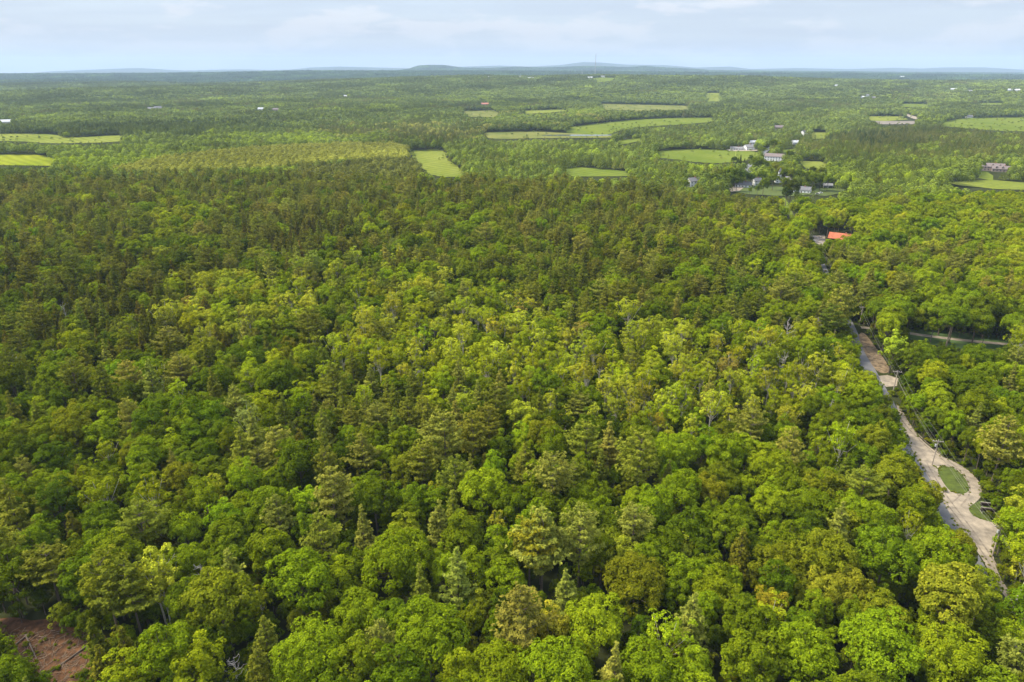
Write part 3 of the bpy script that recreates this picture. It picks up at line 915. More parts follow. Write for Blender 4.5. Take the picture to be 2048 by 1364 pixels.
def conifer(seed, R=3.9, H=20.0, base=.32, tiers=17, nb=6, tufts=9, blades=7, blade=.62, width=.24, droop=0.0, power=.75, lift=.35, irregular=.28, trunk_r=.26, dome=False):
    rg = np.random.default_rng(seed)
    C_, NN, AA, SS, TT = [], [], [], [], []
    w = MB()
    w.tube([(0, 0, -.5), (0.1, 0, H * .4), (0, .1, H * .97)], [trunk_r, trunk_r * .7, .04], 6, False)
    zs_ = np.linspace(base, .985, tiers)
    side = rg.uniform(0, 6.28)
    for q, t in enumerate(zs_):
        u = (t - base) / (1 - base)
        prof = (1 - u) ** power if not dome else math.sqrt(max(1 - (u * 1.0) ** 2.2, 0.0)) * (0.65 + .35 * min(1, u * 4))
        prof = max(prof, 0.06) * min(1.0, .55 + u * 3.0)
        n_ = nb if u < .8 else max(3, nb - 2)
        az0 = rg.uniform(0, 6.28)
        for k in range(n_):
            a = az0 + 6.283 * k / n_ + rg.normal() * .22
            L = R * prof * (1 + rg.normal() * irregular) * (1 + .16 * math.cos(a - side))
            if L < .25: L = .25
            z0 = t * H + rg.normal() * .25
            dirh = np.array([math.cos(a), math.sin(a), 0])
            slope = lift * (0.35 + u) - droop
            def along(s_):
                return np.array([0, 0, z0]) + dirh * L * s_ + np.array([0, 0, 1]) * L * (slope * s_ + .22 * (s_ ** 2) * (1 if droop == 0 else -1))
            if q % 2 == 0 and L > 1:
                w.tube([along(0.0), along(.5), along(.85)], [.07, .05, .02], 3, False)
            nt = max(2, int(tufts * L / R * 1.6))
            s_ = rg.uniform(.22, 1.0, nt) ** .7
            lat = rg.normal(size=nt) * (.05 + .13 * (1 - np.abs(s_ - .6))) * L
            perp = np.array([-dirh[1], dirh[0], 0])
            P = np.stack([along(x_) for x_ in s_]) + perp * lat[:, None] + np.array([0, 0, 1]) * rg.normal(size=(nt, 1)) * .12
            bt = 1 + rg.normal() * .08
            for p_, x_, la in zip(P, s_, lat):
                # star of needle sprays, pointing out and up
                dd = unit(rg.normal(size=(blades, 3)) * .75 + dirh * .75 + perp * np.sign(la) * .35 + [0, 0, .45 - droop])
                nn = unit(np.array([0, 0, 1.0]) + rg.normal(size=(blades, 3)) * .45 + dirh * .25)
                C_.append(p_ + dd * blade * .42); AA.append(dd); NN.append(nn)
                SS.append(np.full(blades, blade) * rg.uniform(.7, 1.25, blades))
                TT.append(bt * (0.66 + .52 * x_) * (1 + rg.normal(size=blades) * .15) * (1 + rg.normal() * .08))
    C_, NN, AA, SS, TT = map(lambda q_: np.concatenate(q_), (C_, NN, AA, SS, TT))
    LV = leafquads(C_, NN, SS, width / blade * 1.0, rg, AA)
    return LV, np.clip(TT, .4, 1.7), w


def snag(seed, H=14.0, spread=2.2, up=.6, nb=22):
    rg = np.random.default_rng(seed)
    w = MB()
    w.tube([(0, 0, -.5), (.15, .1, H * .5), (0, .2, H)], [.22, .15, .03], 6, False)
    for k in range(nb):
        t = rg.uniform(.42, .98)
        a = rg.uniform(0, 6.28); L = spread * (1.15 - t * .75) * rg.uniform(.6, 1.25) * 1.4
        d = np.array([math.cos(a), math.sin(a), 0])
        p0 = np.array([0.1, .1, H * t])
        p1 = p0 + d * L * .55 + [0, 0, L * up * .15]; p2 = p0 + d * L + [0, 0, L * up]
        w.tube([p0, p1, p2], [.07, .055, .025], 4, False)
        for _ in range(2):
            q = p1 + (p2 - p1) * rg.uniform(.1, .8)
            e_ = unit(d + rg.normal(size=3) * .7 + [0, 0, up * .6])
            w.tube([q, q + e_ * L * .4], [.04, .015], 3, False)
    return w


PROTO = {}           # key -> list of (leafverts, tones, wood, height, radius)
def add(kind, lv, lt, w, H, R, bark):
    PROTO.setdefault(kind, []).append(dict(lv=lv, lt=lt, w=w, H=H, R=R, bark=bark))


for s_ in range(6):      # rounded maples and oaks
    R_ = [5.0, 5.4, 4.6, 5.0, 4.8, 5.2][s_]; RZ_ = [4.6, 4.2, 5.2, 5.0, 5.8, 4.4][s_]
    add('broad', *broadleaf(10 + s_, R_, 17.0, RZ_, 50, 44, 6, .38), 17.0, R_, BARK)
for s_ in range(3):      # large old crowns made of many domes
    add('big', *broadleaf(30 + s_, 8.2, 21.0, 6.6, 74, 58, 6, .42, lobe_r=(.17, .27), rough=.12, trunk_r=.4), 21.0, 8.2, BARK)
for s_ in range(4):      # loose, pointed young crowns
    R_ = [3.6, 4.0, 3.4, 3.8][s_]
    add('slim', *broadleaf(50 + s_, R_, 15.5, 5.2, 36, 30, 5, .36, lobe_r=(.24, .36), rough=.18, ragged=.08, zmin=-.6), 15.5, R_, BARK)
for s_ in range(5):      # birches and aspens: small airy crowns on pale stems
    R_ = [2.5, 2.9, 2.3, 2.7, 3.0][s_]
    add('birch', *broadleaf(70 + s_, R_, 16.5, [4.4, 3.6, 4.6, 3.2, 3.6][s_], 24, 20, 5, .31, lobe_r=(.25, .40), rough=.2, ragged=.14, sparse=.12, zmin=-.7, trunk_r=.15), 16.5, R_, PALEBARK)
for s_ in range(6):      # white pines
    R_ = [3.9, 4.4, 3.5, 4.2, 3.2, 4.6][s_]
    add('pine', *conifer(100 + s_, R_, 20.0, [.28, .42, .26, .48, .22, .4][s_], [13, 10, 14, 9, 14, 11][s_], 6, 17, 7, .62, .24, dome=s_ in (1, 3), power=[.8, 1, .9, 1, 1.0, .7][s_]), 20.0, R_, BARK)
for s_ in range(3):      # dense hemlocks and spruces
    R_ = [3.0, 3.3, 2.7][s_]
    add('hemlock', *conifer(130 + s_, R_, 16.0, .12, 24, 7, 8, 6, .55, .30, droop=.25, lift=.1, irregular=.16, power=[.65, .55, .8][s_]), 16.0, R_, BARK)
SNAGS = [snag(200, 14, 2.2, .7), snag(201, 15, 2.8, .9, 16), snag(202, 12, 2.4, .25, 30), snag(203, 13, 1.9, .5, 26)]

# ------------------------------------------------------------------ colours of the crowns (reflectance) and their names
TONES = {
    'deep': ('deep green', (0.078, 0.110, 0.004)),
    'green': ('mid green', (0.118, 0.156, 0.005)),
    'bright': ('bright green', (0.165, 0.218, 0.006)),
    'lime': ('lime green', (0.235, 0.275, 0.008)),
    'yellow': ('yellow green', (0.300, 0.322, 0.020)),
    'olive': ('olive green', (0.158, 0.175, 0.008)),
    'gold': ('golden olive', (0.215, 0.210, 0.013)),
    'pale': ('pale greyish green', (0.225, 0.255, 0.050)),
    'rust': ('rusty olive', (0.235, 0.185, 0.030)),
    'tan': ('tan olive', (0.222, 0.226, 0.032)),
    'moss': ('dull moss green', (0.165, 0.182, 0.017)),
    'brown': ('dark brownish green', (0.122, 0.126, 0.010)),
    'umber': ('dark umber green', (0.128, 0.116, 0.011)),
}


def mixw(**k):
    s_ = sum(k.values())
    return {a: b / s_ for a, b in k.items()}


# what grows where, as areas of the picture: (px, py, rx, ry, strength, {species:tone weights})
DEF_NEAR = {('broad', 'green'): 1.7, ('broad', 'deep'): 1.0, ('broad', 'bright'): 1.1, ('slim', 'green'): 2.3, ('slim', 'deep'): 1.2, ('slim', 'bright'): 1.5, ('pine', 'tan'): .65, ('pine', 'moss'): .75, ('birch', 'lime'): .40, ('slim', 'lime'): .35, ('broad', 'olive'): .5, ('hemlock', 'brown'): .30, ('slim', 'olive'): .35, ('slim', 'yellow'): .15}
DEF_BACK = {('pine', 'tan'): 2.6, ('pine', 'moss'): 2.8, ('broad', 'bright'): 1.9, ('broad', 'green'): .9, ('hemlock', 'brown'): .3, ('broad', 'lime'): .9, ('pine', 'brown'): .4}
PATCH = [
    (110, 560, 260, 130, 1.3, {('hemlock', 'brown'): 2.2, ('hemlock', 'umber'): 1.0, ('pine', 'moss'): 1.6, ('pine', 'brown'): .9, ('broad', 'green'): 1.0, ('slim', 'olive'): .6}),
    (330, 640, 120, 60, 1.2, {('hemlock', 'umber'): 2, ('hemlock', 'brown'): 2, ('pine', 'moss'): 1, ('slim', 'bright'): .6}),
    (350, 425, 75, 34, 2.0, {('broad', 'lime'): 3, ('broad', 'bright'): 2, ('pine', 'moss'): .5}),
    (90, 440, 130, 36, 1.0, {('broad', 'bright'): 2, ('slim', 'lime'): 1, ('pine', 'tan'): 1, ('pine', 'moss'): 1}),
    (620, 465, 120, 30, 1.4, {('hemlock', 'umber'): 2.5, ('pine', 'brown'): 2, ('pine', 'moss'): 1}),
    (540, 520, 120, 40, 1.0, {('pine', 'moss'): 2, ('pine', 'tan'): 1, ('hemlock', 'brown'): 1, ('broad', 'green'): 1}),
    (460, 590, 120, 60, 1.4, {('slim', 'yellow'): 2.2, ('birch', 'yellow'): 2.0, ('slim', 'lime'): 1.8, ('slim', 'gold'): .7, ('pine', 'tan'): .5}),
    (730, 560, 170, 60, 1.2, {('slim', 'lime'): 2, ('slim', 'bright'): 2, ('birch', 'yellow'): 1.5, ('pine', 'moss'): 1, ('broad', 'green'): .6}),
    (870, 440, 150, 36, 1.4, {('broad', 'bright'): 3, ('broad', 'lime'): 2, ('pine', 'moss'): 1, ('broad', 'green'): 1}),
    (1000, 500, 200, 45, 1.0, {('broad', 'bright'): 2, ('broad', 'green'): 2, ('pine', 'moss'): 2, ('pine', 'tan'): 1}),
    (1050, 680, 330, 90, 1.7, {('birch', 'yellow'): 3.0, ('birch', 'lime'): 2.4, ('slim', 'lime'): 1.4, ('birch', 'gold'): .8, ('slim', 'green'): .8, ('birch', 'rust'): .10, ('pine', 'moss'): .4}),
    (1430, 740, 260, 90, 1.8, {('birch', 'yellow'): 3.0, ('birch', 'gold'): 1.6, ('birch', 'lime'): 2.0, ('slim', 'lime'): 1.2, ('slim', 'green'): .9, ('pine', 'moss'): .25, ('birch', 'rust'): .12}),
    (800, 730, 200, 60, 1.0, {('birch', 'lime'): 2, ('slim', 'lime'): 1.2, ('slim', 'green'): 2, ('pine', 'moss'): .9, ('pine', 'tan'): .9, ('broad', 'deep'): .8}),
    (1240, 570, 180, 60, 1.2, {('pine', 'moss'): 2.4, ('pine', 'brown'): .9, ('broad', 'green'): 1.0, ('broad', 'deep'): 1.2}),
    (1430, 560, 190, 60, 1.2, {('broad', 'green'): 2, ('pine', 'moss'): 2, ('broad', 'bright'): 1.6, ('pine', 'tan'): .8}),
    (1430, 450, 200, 60, 1.0, {('pine', 'tan'): 3, ('pine', 'moss'): 1.4, ('broad', 'bright'): 1.8, ('broad', 'lime'): .6}),
    (1200, 420, 120, 45, 1.0, {('broad', 'bright'): 2.4, ('broad', 'lime'): 1.2, ('pine', 'moss'): 1.6}),
    (1590, 600, 60, 80, 1.0, {('broad', 'bright'): 2, ('broad', 'lime'): 1, ('pine', 'tan'): 1}),
    (1830, 430, 330, 60, 2.6, {('broad', 'lime'): 3.4, ('broad', 'bright'): 2.4, ('slim', 'lime'): 1, ('broad', 'yellow'): .4}),
    (1880, 520, 260, 50, 2.0, {('broad', 'lime'): 2.6, ('broad', 'bright'): 2, ('pine', 'tan'): 1.6, ('broad', 'yellow'): .4}),
    (1880, 620, 200, 50, 2.0, {('broad', 'bright'): 3, ('broad', 'green'): 2.5, ('broad', 'olive'): .7}),
    (1920, 790, 180, 110, 2.0, {('broad', 'bright'): 2.5, ('broad', 'green'): 2.2, ('broad', 'lime'): .6}),
    (1250, 920, 180, 60, .9, {('broad', 'bright'): 2, ('broad', 'green'): 2, ('pine', 'moss'): .7}),
    (1480, 900, 160, 70, 1.6, {('broad', 'bright'): 2.6, ('broad', 'lime'): 1.0, ('broad', 'green'): 1.6, ('broad', 'olive'): .5}),
    (1250, 1160, 150, 70, 1.3, {('broad', 'olive'): 2.2, ('slim', 'yellow'): .8, ('broad', 'bright'): 1.5}),
    (1650, 1150, 200, 70, 1.5, {('broad', 'olive'): 2.6, ('broad', 'green'): 1.6, ('broad', 'gold'): .6}),
    (1900, 1200, 90, 90, 2.0, {('slim', 'gold'): 2, ('broad', 'olive'): 2}),
    (1600, 1290, 300, 80, 1.2, {('broad', 'bright'): 2.6, ('broad', 'green'): 2.2}),
    (180, 870, 260, 90, 1.0, {('slim', 'green'): 3, ('slim', 'bright'): 1.5, ('broad', 'green'): 1.5, ('slim', 'deep'): 1, ('slim', 'olive'): 1}),
    (60, 1060, 120, 70, 1.2, {('hemlock', 'brown'): 1.2, ('slim', 'deep'): 2, ('slim', 'green'): 2, ('pine', 'moss'): .5}),
    (440, 960, 140, 50, .9, {('slim', 'yellow'): 1.0, ('slim', 'bright'): 2, ('slim', 'olive'): 1.2, ('broad', 'green'): 1}),
    (260, 1290, 130, 70, 1.6, {('hemlock', 'brown'): 3, ('hemlock', 'umber'): .6, ('slim', 'olive'): 1, ('slim', 'green'): .7}),
    (720, 850, 260, 60, .8, {('pine', 'moss'): 1.1, ('pine', 'tan'): .7, ('slim', 'green'): 2, ('broad', 'deep'): 2, ('hemlock', 'umber'): .5}),
]
# the farther valley
DEF_FAR = {('broad', 'f1'): 2.6, ('broad', 'f2'): 2.2, ('pine', 'f3'): 1.8, ('broad', 'f4'): 1.0, ('pine', 'f6'): .5}
FT = {'f1': (0.128, 0.160, 0.034), 'f2': (0.100, 0.130, 0.030), 'f3': (0.088, 0.108, 0.024), 'f4': (0.160, 0.204, 0.027), 'f5': (0.225, 0.226, 0.052), 'f6': (0.122, 0.126, 0.036), 'f7': (0.190, 0.235, 0.020), 'f8': (0.054, 0.072, 0.020)}
PATCH_FAR = [
    (120, 175, 900, 16, 1.6, {('pine', 'f3'): 3, ('broad', 'f2'): 2, ('broad', 'f1'): 1}),
    (1500, 240, 250, 14, 1.0, {('broad', 'f2'): 3, ('broad', 'f1'): 3, ('pine', 'f3'): .6}),
    (1850, 285, 260, 26, 2.5, {('pine', 'f6'): 2.4, ('pine', 'f3'): 3, ('broad', 'f4'): .7}),
    (1780, 272, 110, 14, 2.5, {('pine', 'f6'): 3, ('pine', 'f8'): 2}),
    (1700, 345, 200, 22, 1.5, {('broad', 'f4'): 2.0, ('broad', 'f1'): 2, ('pine', 'f3'): 1.0, ('broad', 'f7'): .6}),
    (1250, 330, 200, 22, 1.6, {('pine', 'f3'): 2.2, ('broad', 'f2'): 2, ('broad', 'f4'): .6, ('pine', 'f6'): .8}),
    (980, 300, 150, 30, 1.2, {('pine', 'f3'): 2, ('broad', 'f1'): 2, ('broad', 'f4'): .8, ('pine', 'f6'): .7}),
    (830, 265, 170, 18, 1.6, {('pine', 'f6'): 2.4, ('broad', 'f5'): 1.4, ('pine', 'f3'): 1.4, ('broad', 'f1'): 1.2}),
    (250, 320, 130, 20, 2.0, {('broad', 'f4'): 3, ('broad', 'f7'): 1.4, ('broad', 'f1'): 1}),
    (600, 275, 200, 10, 1.6, {('broad', 'f4'): 3, ('broad', 'f7'): .7, ('broad', 'f1'): 1.4}),
    (300, 300, 240, 12, 1.2, {('broad', 'f1'): 2, ('pine', 'f3'): 1.2, ('broad', 'f4'): 1}),
    (330, 255, 300, 14, 1.4, {('pine', 'f3'): 3, ('pine', 'f8'): 1.6, ('broad', 'f2'): 1.5}),
    (200, 235, 260, 12, 1.2, {('broad', 'f1'): 2.5, ('broad', 'f2'): 2, ('broad', 'f4'): .8}),
    (1150, 235, 120, 18, 1.5, {('broad', 'f4'): 2, ('broad', 'f1'): 3, ('broad', 'f5'): .8}),
    (1200, 165, 600, 10, 1.0, {('pine', 'f3'): 2, ('broad', 'f2'): 2}),
    (1250, 190, 400, 14, 1.2, {('broad', 'f1'): 3, ('broad', 'f2'): 2, ('broad', 'f4'): .7}),
    (450, 337, 300, 6, 1.0, {('broad', 'f4'): 2, ('pine', 'f5'): 1, ('broad', 'f7'): .7}),
    (1850, 325, 200, 12, 1.2, {('broad', 'f1'): 2, ('pine', 'f3'): 2, ('broad', 'f4'): 1}),
]
PLANTATION = [(222, 334), (330, 312), (440, 300), (560, 291), (700, 285), (790, 287), (822, 294), (830, 312), (700, 318), (600, 326), (540, 336), (380, 340), (260, 341)]
PLANT_DARK = [(600, 330), (700, 320), (790, 312), (832, 306), (850, 330), (840, 348), (600, 348)]
NEAR_EDGE_PX, NEAR_EDGE_PY = [-400, 0, 200, 500, 850, 1000, 1150, 1250, 1400, 1550, 1600, 1700, 2048, 2500], [352, 350, 350, 345, 350, 352, 356, 362, 384, 392, 398, 398, 368, 372]


def choose(px, py, far, rg):
    pats = PATCH_FAR if far else PATCH
    base = DEF_FAR if far else (DEF_BACK if py < 470 else DEF_NEAR)
    w = dict(base)
    for (cx, cy, rx, ry, st, kn) in pats:
        q = ((px - cx) / rx) ** 2 + ((py - cy) / ry) ** 2
        if q < 4:
            g_ = st * math.exp(-q * q * .8)
            tot = sum(kn.values())
            for k in w: w[k] *= (1 - min(.92, g_ * .6))
            for k, v in kn.items():
                w[k] = w.get(k, 0) + v / tot * 8 * g_
    ks = list(w); p_ = np.array([w[k] for k in ks]); p_ /= p_.sum()
    return ks[rg.choice(len(ks), p=p_)]


def clear_of(px, py):
    """True where a pixel shows open ground"""
    r = np.zeros(np.shape(px), bool)
    for poly in CLEAR:
        x0, y0 = min(p[0] for p in poly), min(p[1] for p in poly)
        x1, y1 = max(p[0] for p in poly), max(p[1] for p in poly)
        k = (px >= x0) & (px <= x1) & (py >= y0) & (py <= y1)
        if k.any():
            idx = np.where(k)[0]
            r[idx] |= inside(poly, px[idx], py[idx])
    return r


ALLROAD = np.vstack([ROAD, ROAD2])
def blocked(x, y, R, H, slack=.8):
    """which trees would hide open ground that the photograph shows, or would stand on a road or a house"""
    z = T(x, y)
    bad = np.zeros(len(x), bool)
    jg = np.random.default_rng(len(x)); jx, jy = jg.normal(size=len(x)) * 3.0, jg.normal(size=len(x)) * 1.0
    jx, jy = np.where(y > 650, jx, 0), np.where(y > 650, jy, 0)
    for fr, rr in ((1.0, .25), (.86, .75), (.68, 1.0), (.5, .85)):
        px, py, dp = proj(x, y, z + H * fr)
        px, py = px + jx, py + jy
        rp_ = R * rr * slack / dp * FPX
        for a in np.linspace(0, 6.283, 9)[:-1]:
            bad |= clear_of(px + rp_ * math.cos(a), py + rp_ * math.sin(a) * .7)
    px, py, dp = proj(x, y, z)
    bad |= clear_of(px, py)
    for fr, rr in ((1.0, .2), (.85, .8), (.65, .95), (.45, .7)):
        px, py, dp = proj(x, y, z + H * fr)
        for yh, poly in CLEAR_H:
            k = np.where((np.abs(px - poly[0][0]) < 120) & (y < yh - 1) & (y > yh - 250))[0]
            for a in (0, 1.57, 3.14, 4.71):
                q = R[k] * rr * slack / dp[k] * FPX
                bad[k] |= inside(poly, px[k] + q * math.cos(a), py[k] + q * math.sin(a) * .7)
    for P, wd in ((ROAD, 3.8), (ROAD2, 5.0), (DRIVE, 3.0)):
        for q in P[::2]:
            bad |= (x - q[0]) ** 2 + (y - q[1]) ** 2 < wd ** 2
    for hx, hy, hr in HOUSE_XY:
        bad |= (x - hx) ** 2 + (y - hy) ** 2 < hr ** 2
    return bad


def in_view(x, y, margin=60, z=12):
    px, py, dp = proj(x, y, T(x, y) + z)
    return (px > -margin) & (px < 2048 + margin) & (py < 1364 + margin * 2) & (y > 20)


def blue_grid(y0, y1, cell, rg, jit=.42):
    """jittered hexagonal grid over the visible wedge between two distances"""
    W = y1 * .80 + 60
    ys = np.arange(y0, y1, cell * .866)
    out = []
    for i, yy in enumerate(ys):
        xs = np.arange(-(yy * .80 + 60), yy * .80 + 60, cell) + (cell / 2 if i % 2 else 0)
        out.append(np.stack([xs, np.full(len(xs), yy)], -1))
    P = np.vstack(out)
    P += rg.uniform(-jit, jit, P.shape) * cell
    return P


rg = np.random.default_rng(7)
trees = []           # dict(kind, var, x, y, z, s, sz, rot, tone, hand)
SIZE = {'broad': (5.0, 17), 'big': (8.2, 21), 'slim': (3.7, 15.5), 'birch': (2.7, 16.5), 'pine': (4.0, 20), 'hemlock': (3.0, 16)}


def hand(px, py, kind, tone, s=1.0, var=None, label=None, up=.72):
    """a tree whose crown is seen at a pixel"""
    if kind == 'pine': s *= 1.04
    if kind == 'big': s *= .90
    H = SIZE[kind][1] * s
    x, y, z = at(px, py, H * up)
    trees.append(dict(kind=kind, var=var if var is not None else len(trees), x=x, y=y, z=z, s=s, sz=1.0, rot=rg.uniform(0, 6.28), tone=tone, hand=True, label=label))


HAND = [
    # large domed maples along the bottom
    (795, 1115, 'big', 'bright', 1.05), (860, 1265, 'big', 'bright', 1.0), (1190, 1245, 'big', 'bright', .86), (715, 1225, 'big', 'bright', .74), (1270, 1160, 'big', 'olive', .95), (1430, 1180, 'big', 'bright', .72),
    (1350, 900, 'big', 'bright', .9), (1540, 930, 'big', 'bright', .95), (1440, 960, 'big', 'olive', .8), (1110, 1335, 'big', 'bright', .9), (1000, 1340, 'big', 'bright', .85), (620, 1310, 'big', 'bright', .95), (1300, 1335, 'big', 'bright', .8), (1620, 1010, 'big', 'bright', .8),
    (1650, 1110, 'big', 'olive', .95), (1770, 1110, 'broad', 'green', 1.2), (1560, 1130, 'big', 'olive', .8), (1760, 1290, 'big', 'bright', 1.0), (1900, 1310, 'big', 'bright', .95), (1600, 1300, 'big', 'bright', .9), (1900, 1190, 'broad', 'gold', 1.35), (1900, 1060, 'broad', 'bright', 1.2),
    (330, 1310, 'slim', 'bright', 1.3), (440, 1200, 'broad', 'olive', 1.25), (400, 1330, 'slim', 'bright', 1.2), (600, 1160, 'broad', 'bright', 1.2), (1500, 1250, 'broad', 'green', 1.1),
    (920, 440, 'big', 'bright', .8), (1050, 465, 'big', 'bright', .7), (360, 425, 'big', 'lime', .9), (330, 440, 'big', 'lime', .7), (1400, 500, 'broad', 'bright', 1.2), (1580, 530, 'big', 'lime', .85),
    (155, 680, 'big', 'lime', .8), (290, 740, 'big', 'bright', .8), (560, 760, 'broad', 'deep', 1.3), (380, 720, 'big', 'lime', .75),
    # pines that stand out
    (665, 985, 'pine', 'tan', 1.12, 1), (725, 900, 'pine', 'tan', .95, 5), (490, 665, 'pine', 'tan', 1.0, 0), (705, 730, 'pine', 'moss', 1.0, 2), (945, 860, 'pine', 'moss', 1.1, 5), (880, 1040, 'pine', 'tan', 1.0, 2), (1085, 1070, 'pine', 'tan', 1.3, 5), (1060, 1090, 'pine', 'gold', 1.1, 3),
    (915, 1140, 'pine', 'tan', 1.05, 2), (725, 1050, 'pine', 'tan', .95, 4), (1040, 1225, 'pine', 'tan', 1.15, 5), (1280, 915, 'pine', 'moss', 1.25, 1), (1105, 955, 'pine', 'tan', 1.1, 3), (910, 960, 'pine', 'moss', 1.0, 1), (650, 890, 'pine', 'moss', .9, 4), (555, 890, 'pine', 'tan', .95, 1), (470, 800, 'pine', 'tan', 1.0, 5),
    (210, 1165, 'pine', 'gold', 1.15, 1), (95, 1190, 'pine', 'gold', 1.2, 3), (30, 1150, 'pine', 'gold', 1.05, 5), (260, 1180, 'pine', 'moss', 1.1, 3), (1130, 1175, 'pine', 'tan', .85, 2), (1230, 1330, 'pine', 'tan', .9, 4), (1385, 1230, 'pine', 'tan', .95, 0), (1680, 1040, 'pine', 'tan', .95, 2), (1990, 900, 'pine', 'gold', 1.25, 1), (1680, 610, 'pine', 'tan', 1.35, 1), (1660, 640, 'pine', 'moss', 1.1, 3),
    (1640, 560, 'pine', 'moss', 1.15, 1), (1690, 495, 'pine', 'moss', 1.25, 3), (1235, 590, 'pine', 'moss', 1.2, 3), (1210, 600, 'pine', 'moss', 1.1, 0), (595, 515, 'pine', 'tan', 1.1, 0), (600, 500, 'pine', 'rust', 1.0, 2), (150, 550, 'pine', 'brown', 1.2, 3), (170, 720, 'pine', 'moss', 1.0, 0), (1000, 770, 'pine', 'tan', 1.0, 0), (790, 845, 'pine', 'moss', .9, 2),
    # odd ones
    (310, 1150, 'birch', 'yellow', 1.4), (325, 1180, 'birch', 'yellow', 1.2), (995, 1050, 'birch', 'yellow', .9), (1250, 1110, 'slim', 'yellow', 1.0), (495, 845, 'birch', 'pale', 1.25), (355, 745, 'slim', 'rust', 1.0), (375, 610, 'slim', 'rust', .9), (1040, 625, 'birch', 'rust', 1.1), (1350, 790, 'birch', 'yellow', 1.1), (1290, 790, 'birch', 'gold', 1.1), (905, 740, 'broad', 'lime', 1.0), (870, 600, 'broad', 'pale', .9),
    (1775, 650, 'slim', 'lime', 1.25), (1790, 690, 'slim', 'yellow', 1.15), (1985, 985, 'slim', 'bright', 1.45), (2035, 1050, 'slim', 'lime', 1.1), (2035, 720, 'pine', 'tan', .9, 3), (2040, 660, 'hemlock', 'moss', 1.2),
    (1940, 1000, 'slim', 'bright', .01), (1655, 800, 'broad', 'bright', .9), (1560, 620, 'birch', 'lime', 1.1), (250, 1290, 'hemlock', 'brown', 1.0), (205, 1325, 'hemlock', 'brown', .95), (160, 1345, 'hemlock', 'brown', .8), (60, 1345, 'slim', 'green', .45), (25, 1335, 'slim', 'green', .5), (12, 1290, 'slim', 'green', .3), (95, 1355, 'slim', 'bright', .4),
    (1750, 880, 'broad', 'olive', 1.0), (1785, 850, 'broad', 'bright', 1.0), (1720, 790, 'broad', 'bright', 1.05), (1790, 950, 'broad', 'olive', 1.1), (1850, 990, 'broad', 'olive', .9), (1870, 1120, 'broad', 'bright', 1.15), (1700, 700, 'slim', 'bright', 1.0), (1680, 740, 'slim', 'lime', .9), (1830, 1010, 'broad', 'green', 1.0),
]
for h_ in HAND:
    if h_[4] > .05:
        hand(*h_[:5], var=h_[5] if len(h_) > 5 else None)
SNAGPX = [(1576, 665), (1562, 725), (1658, 700), (1504, 722), (1533, 735), (1448, 655), (1660, 800), (340, 548), (128, 612), (403, 1128), (470, 1315), (20, 722), (325, 1108), (832, 735), (215, 408), (108, 695), (1640, 640), (1455, 700)]
VILLAGE = [(1748, 800, 'slim', 'bright', 0.85), (1765, 835, 'broad', 'olive', 0.85), (1778, 872, 'broad', 'green', 0.85), (1793, 912, 'slim', 'bright', 0.85), (1812, 958, 'broad', 'olive', 0.85), (1836, 990, 'broad', 'bright', 0.85), (1850, 1036, 'slim', 'lime', 0.85), (1878, 1082, 'broad', 'bright', 0.85), (1912, 1098, 'broad', 'olive', 0.85), (1926, 1130, 'slim', 'green', 0.85), (1944, 1170, 'broad', 'bright', 0.85), (1962, 1204, 'broad', 'olive', 0.85), (1982, 1238, 'slim', 'bright', 0.85), (1733, 762, 'broad', 'lime', 0.8), (1742, 785, 'broad', 'bright', 0.8), (1628, 500, 'broad', 'green', 0.9), (1634, 522, 'broad', 'green', 0.9), (1652, 562, 'broad', 'green', 0.9)] + [(1515, 330, 'big', 'green', 1.2), (1476, 323, 'hemlock', 'deep', .8), (1481, 319, 'hemlock', 'deep', .95), (1489, 323, 'hemlock', 'brown', .7), (1468, 322, 'broad', 'deep', .8), (1530, 333, 'broad', 'green', 1.0), (1551, 338, 'broad', 'olive', 1.1), (1563, 333, 'broad', 'bright', 1.0), (1580, 334, 'broad', 'lime', .9), (1596, 328, 'hemlock', 'deep', .75),
    (1570, 350, 'broad', 'deep', 1.0), (1584, 351, 'broad', 'green', 1.1), (1598, 354, 'broad', 'deep', 1.1), (1612, 357, 'broad', 'deep', 1.1), (1627, 361, 'broad', 'green', 1.1), (1642, 362, 'broad', 'deep', 1.0), (1656, 364, 'broad', 'green', 1.0), (1456, 348, 'broad', 'bright', 1.2), (1443, 353, 'broad', 'green', 1.1), (1472, 352, 'broad', 'deep', 1.2), (1487, 354, 'broad', 'deep', 1.1), (1500, 357, 'broad', 'green', .9), (1524, 355, 'broad', 'green', 1.0), (1460, 362, 'broad', 'deep', 1.1), (1474, 364, 'broad', 'deep', 1.0),
    (1528, 371, 'broad', 'green', 1.15), (1547, 361, 'broad', 'bright', 1.05), (1570, 367, 'broad', 'green', .95), (1583, 381, 'broad', 'deep', 1.4), (1574, 388, 'broad', 'deep', 1.1), (1596, 377, 'hemlock', 'deep', .9), (1627, 379, 'slim', 'deep', .6), (1547, 291, 'broad', 'deep', 1.2), (1561, 295, 'broad', 'green', 1.1), (1524, 303, 'broad', 'green', .9), (1580, 312, 'broad', 'deep', 1.1), (1502, 317, 'broad', 'deep', .7), (1395, 377, 'broad', 'bright', .8), (1406, 376, 'hemlock', 'deep', .8), (1370, 372, 'broad', 'green', .9), (1515, 378, 'slim', 'green', .7), (1500, 380, 'slim', 'bright', .6), (1428, 362, 'broad', 'deep', 1.1), (1560, 344, 'broad', 'olive', 1.0), (1538, 345, 'broad', 'green', .95), (1700, 366, 'hemlock', 'deep', 1.2), (1755, 368, 'pine', 'brown', 1.0), (1625, 345, 'broad', 'deep', 1.0), (1642, 348, 'broad', 'green', 1.1)]
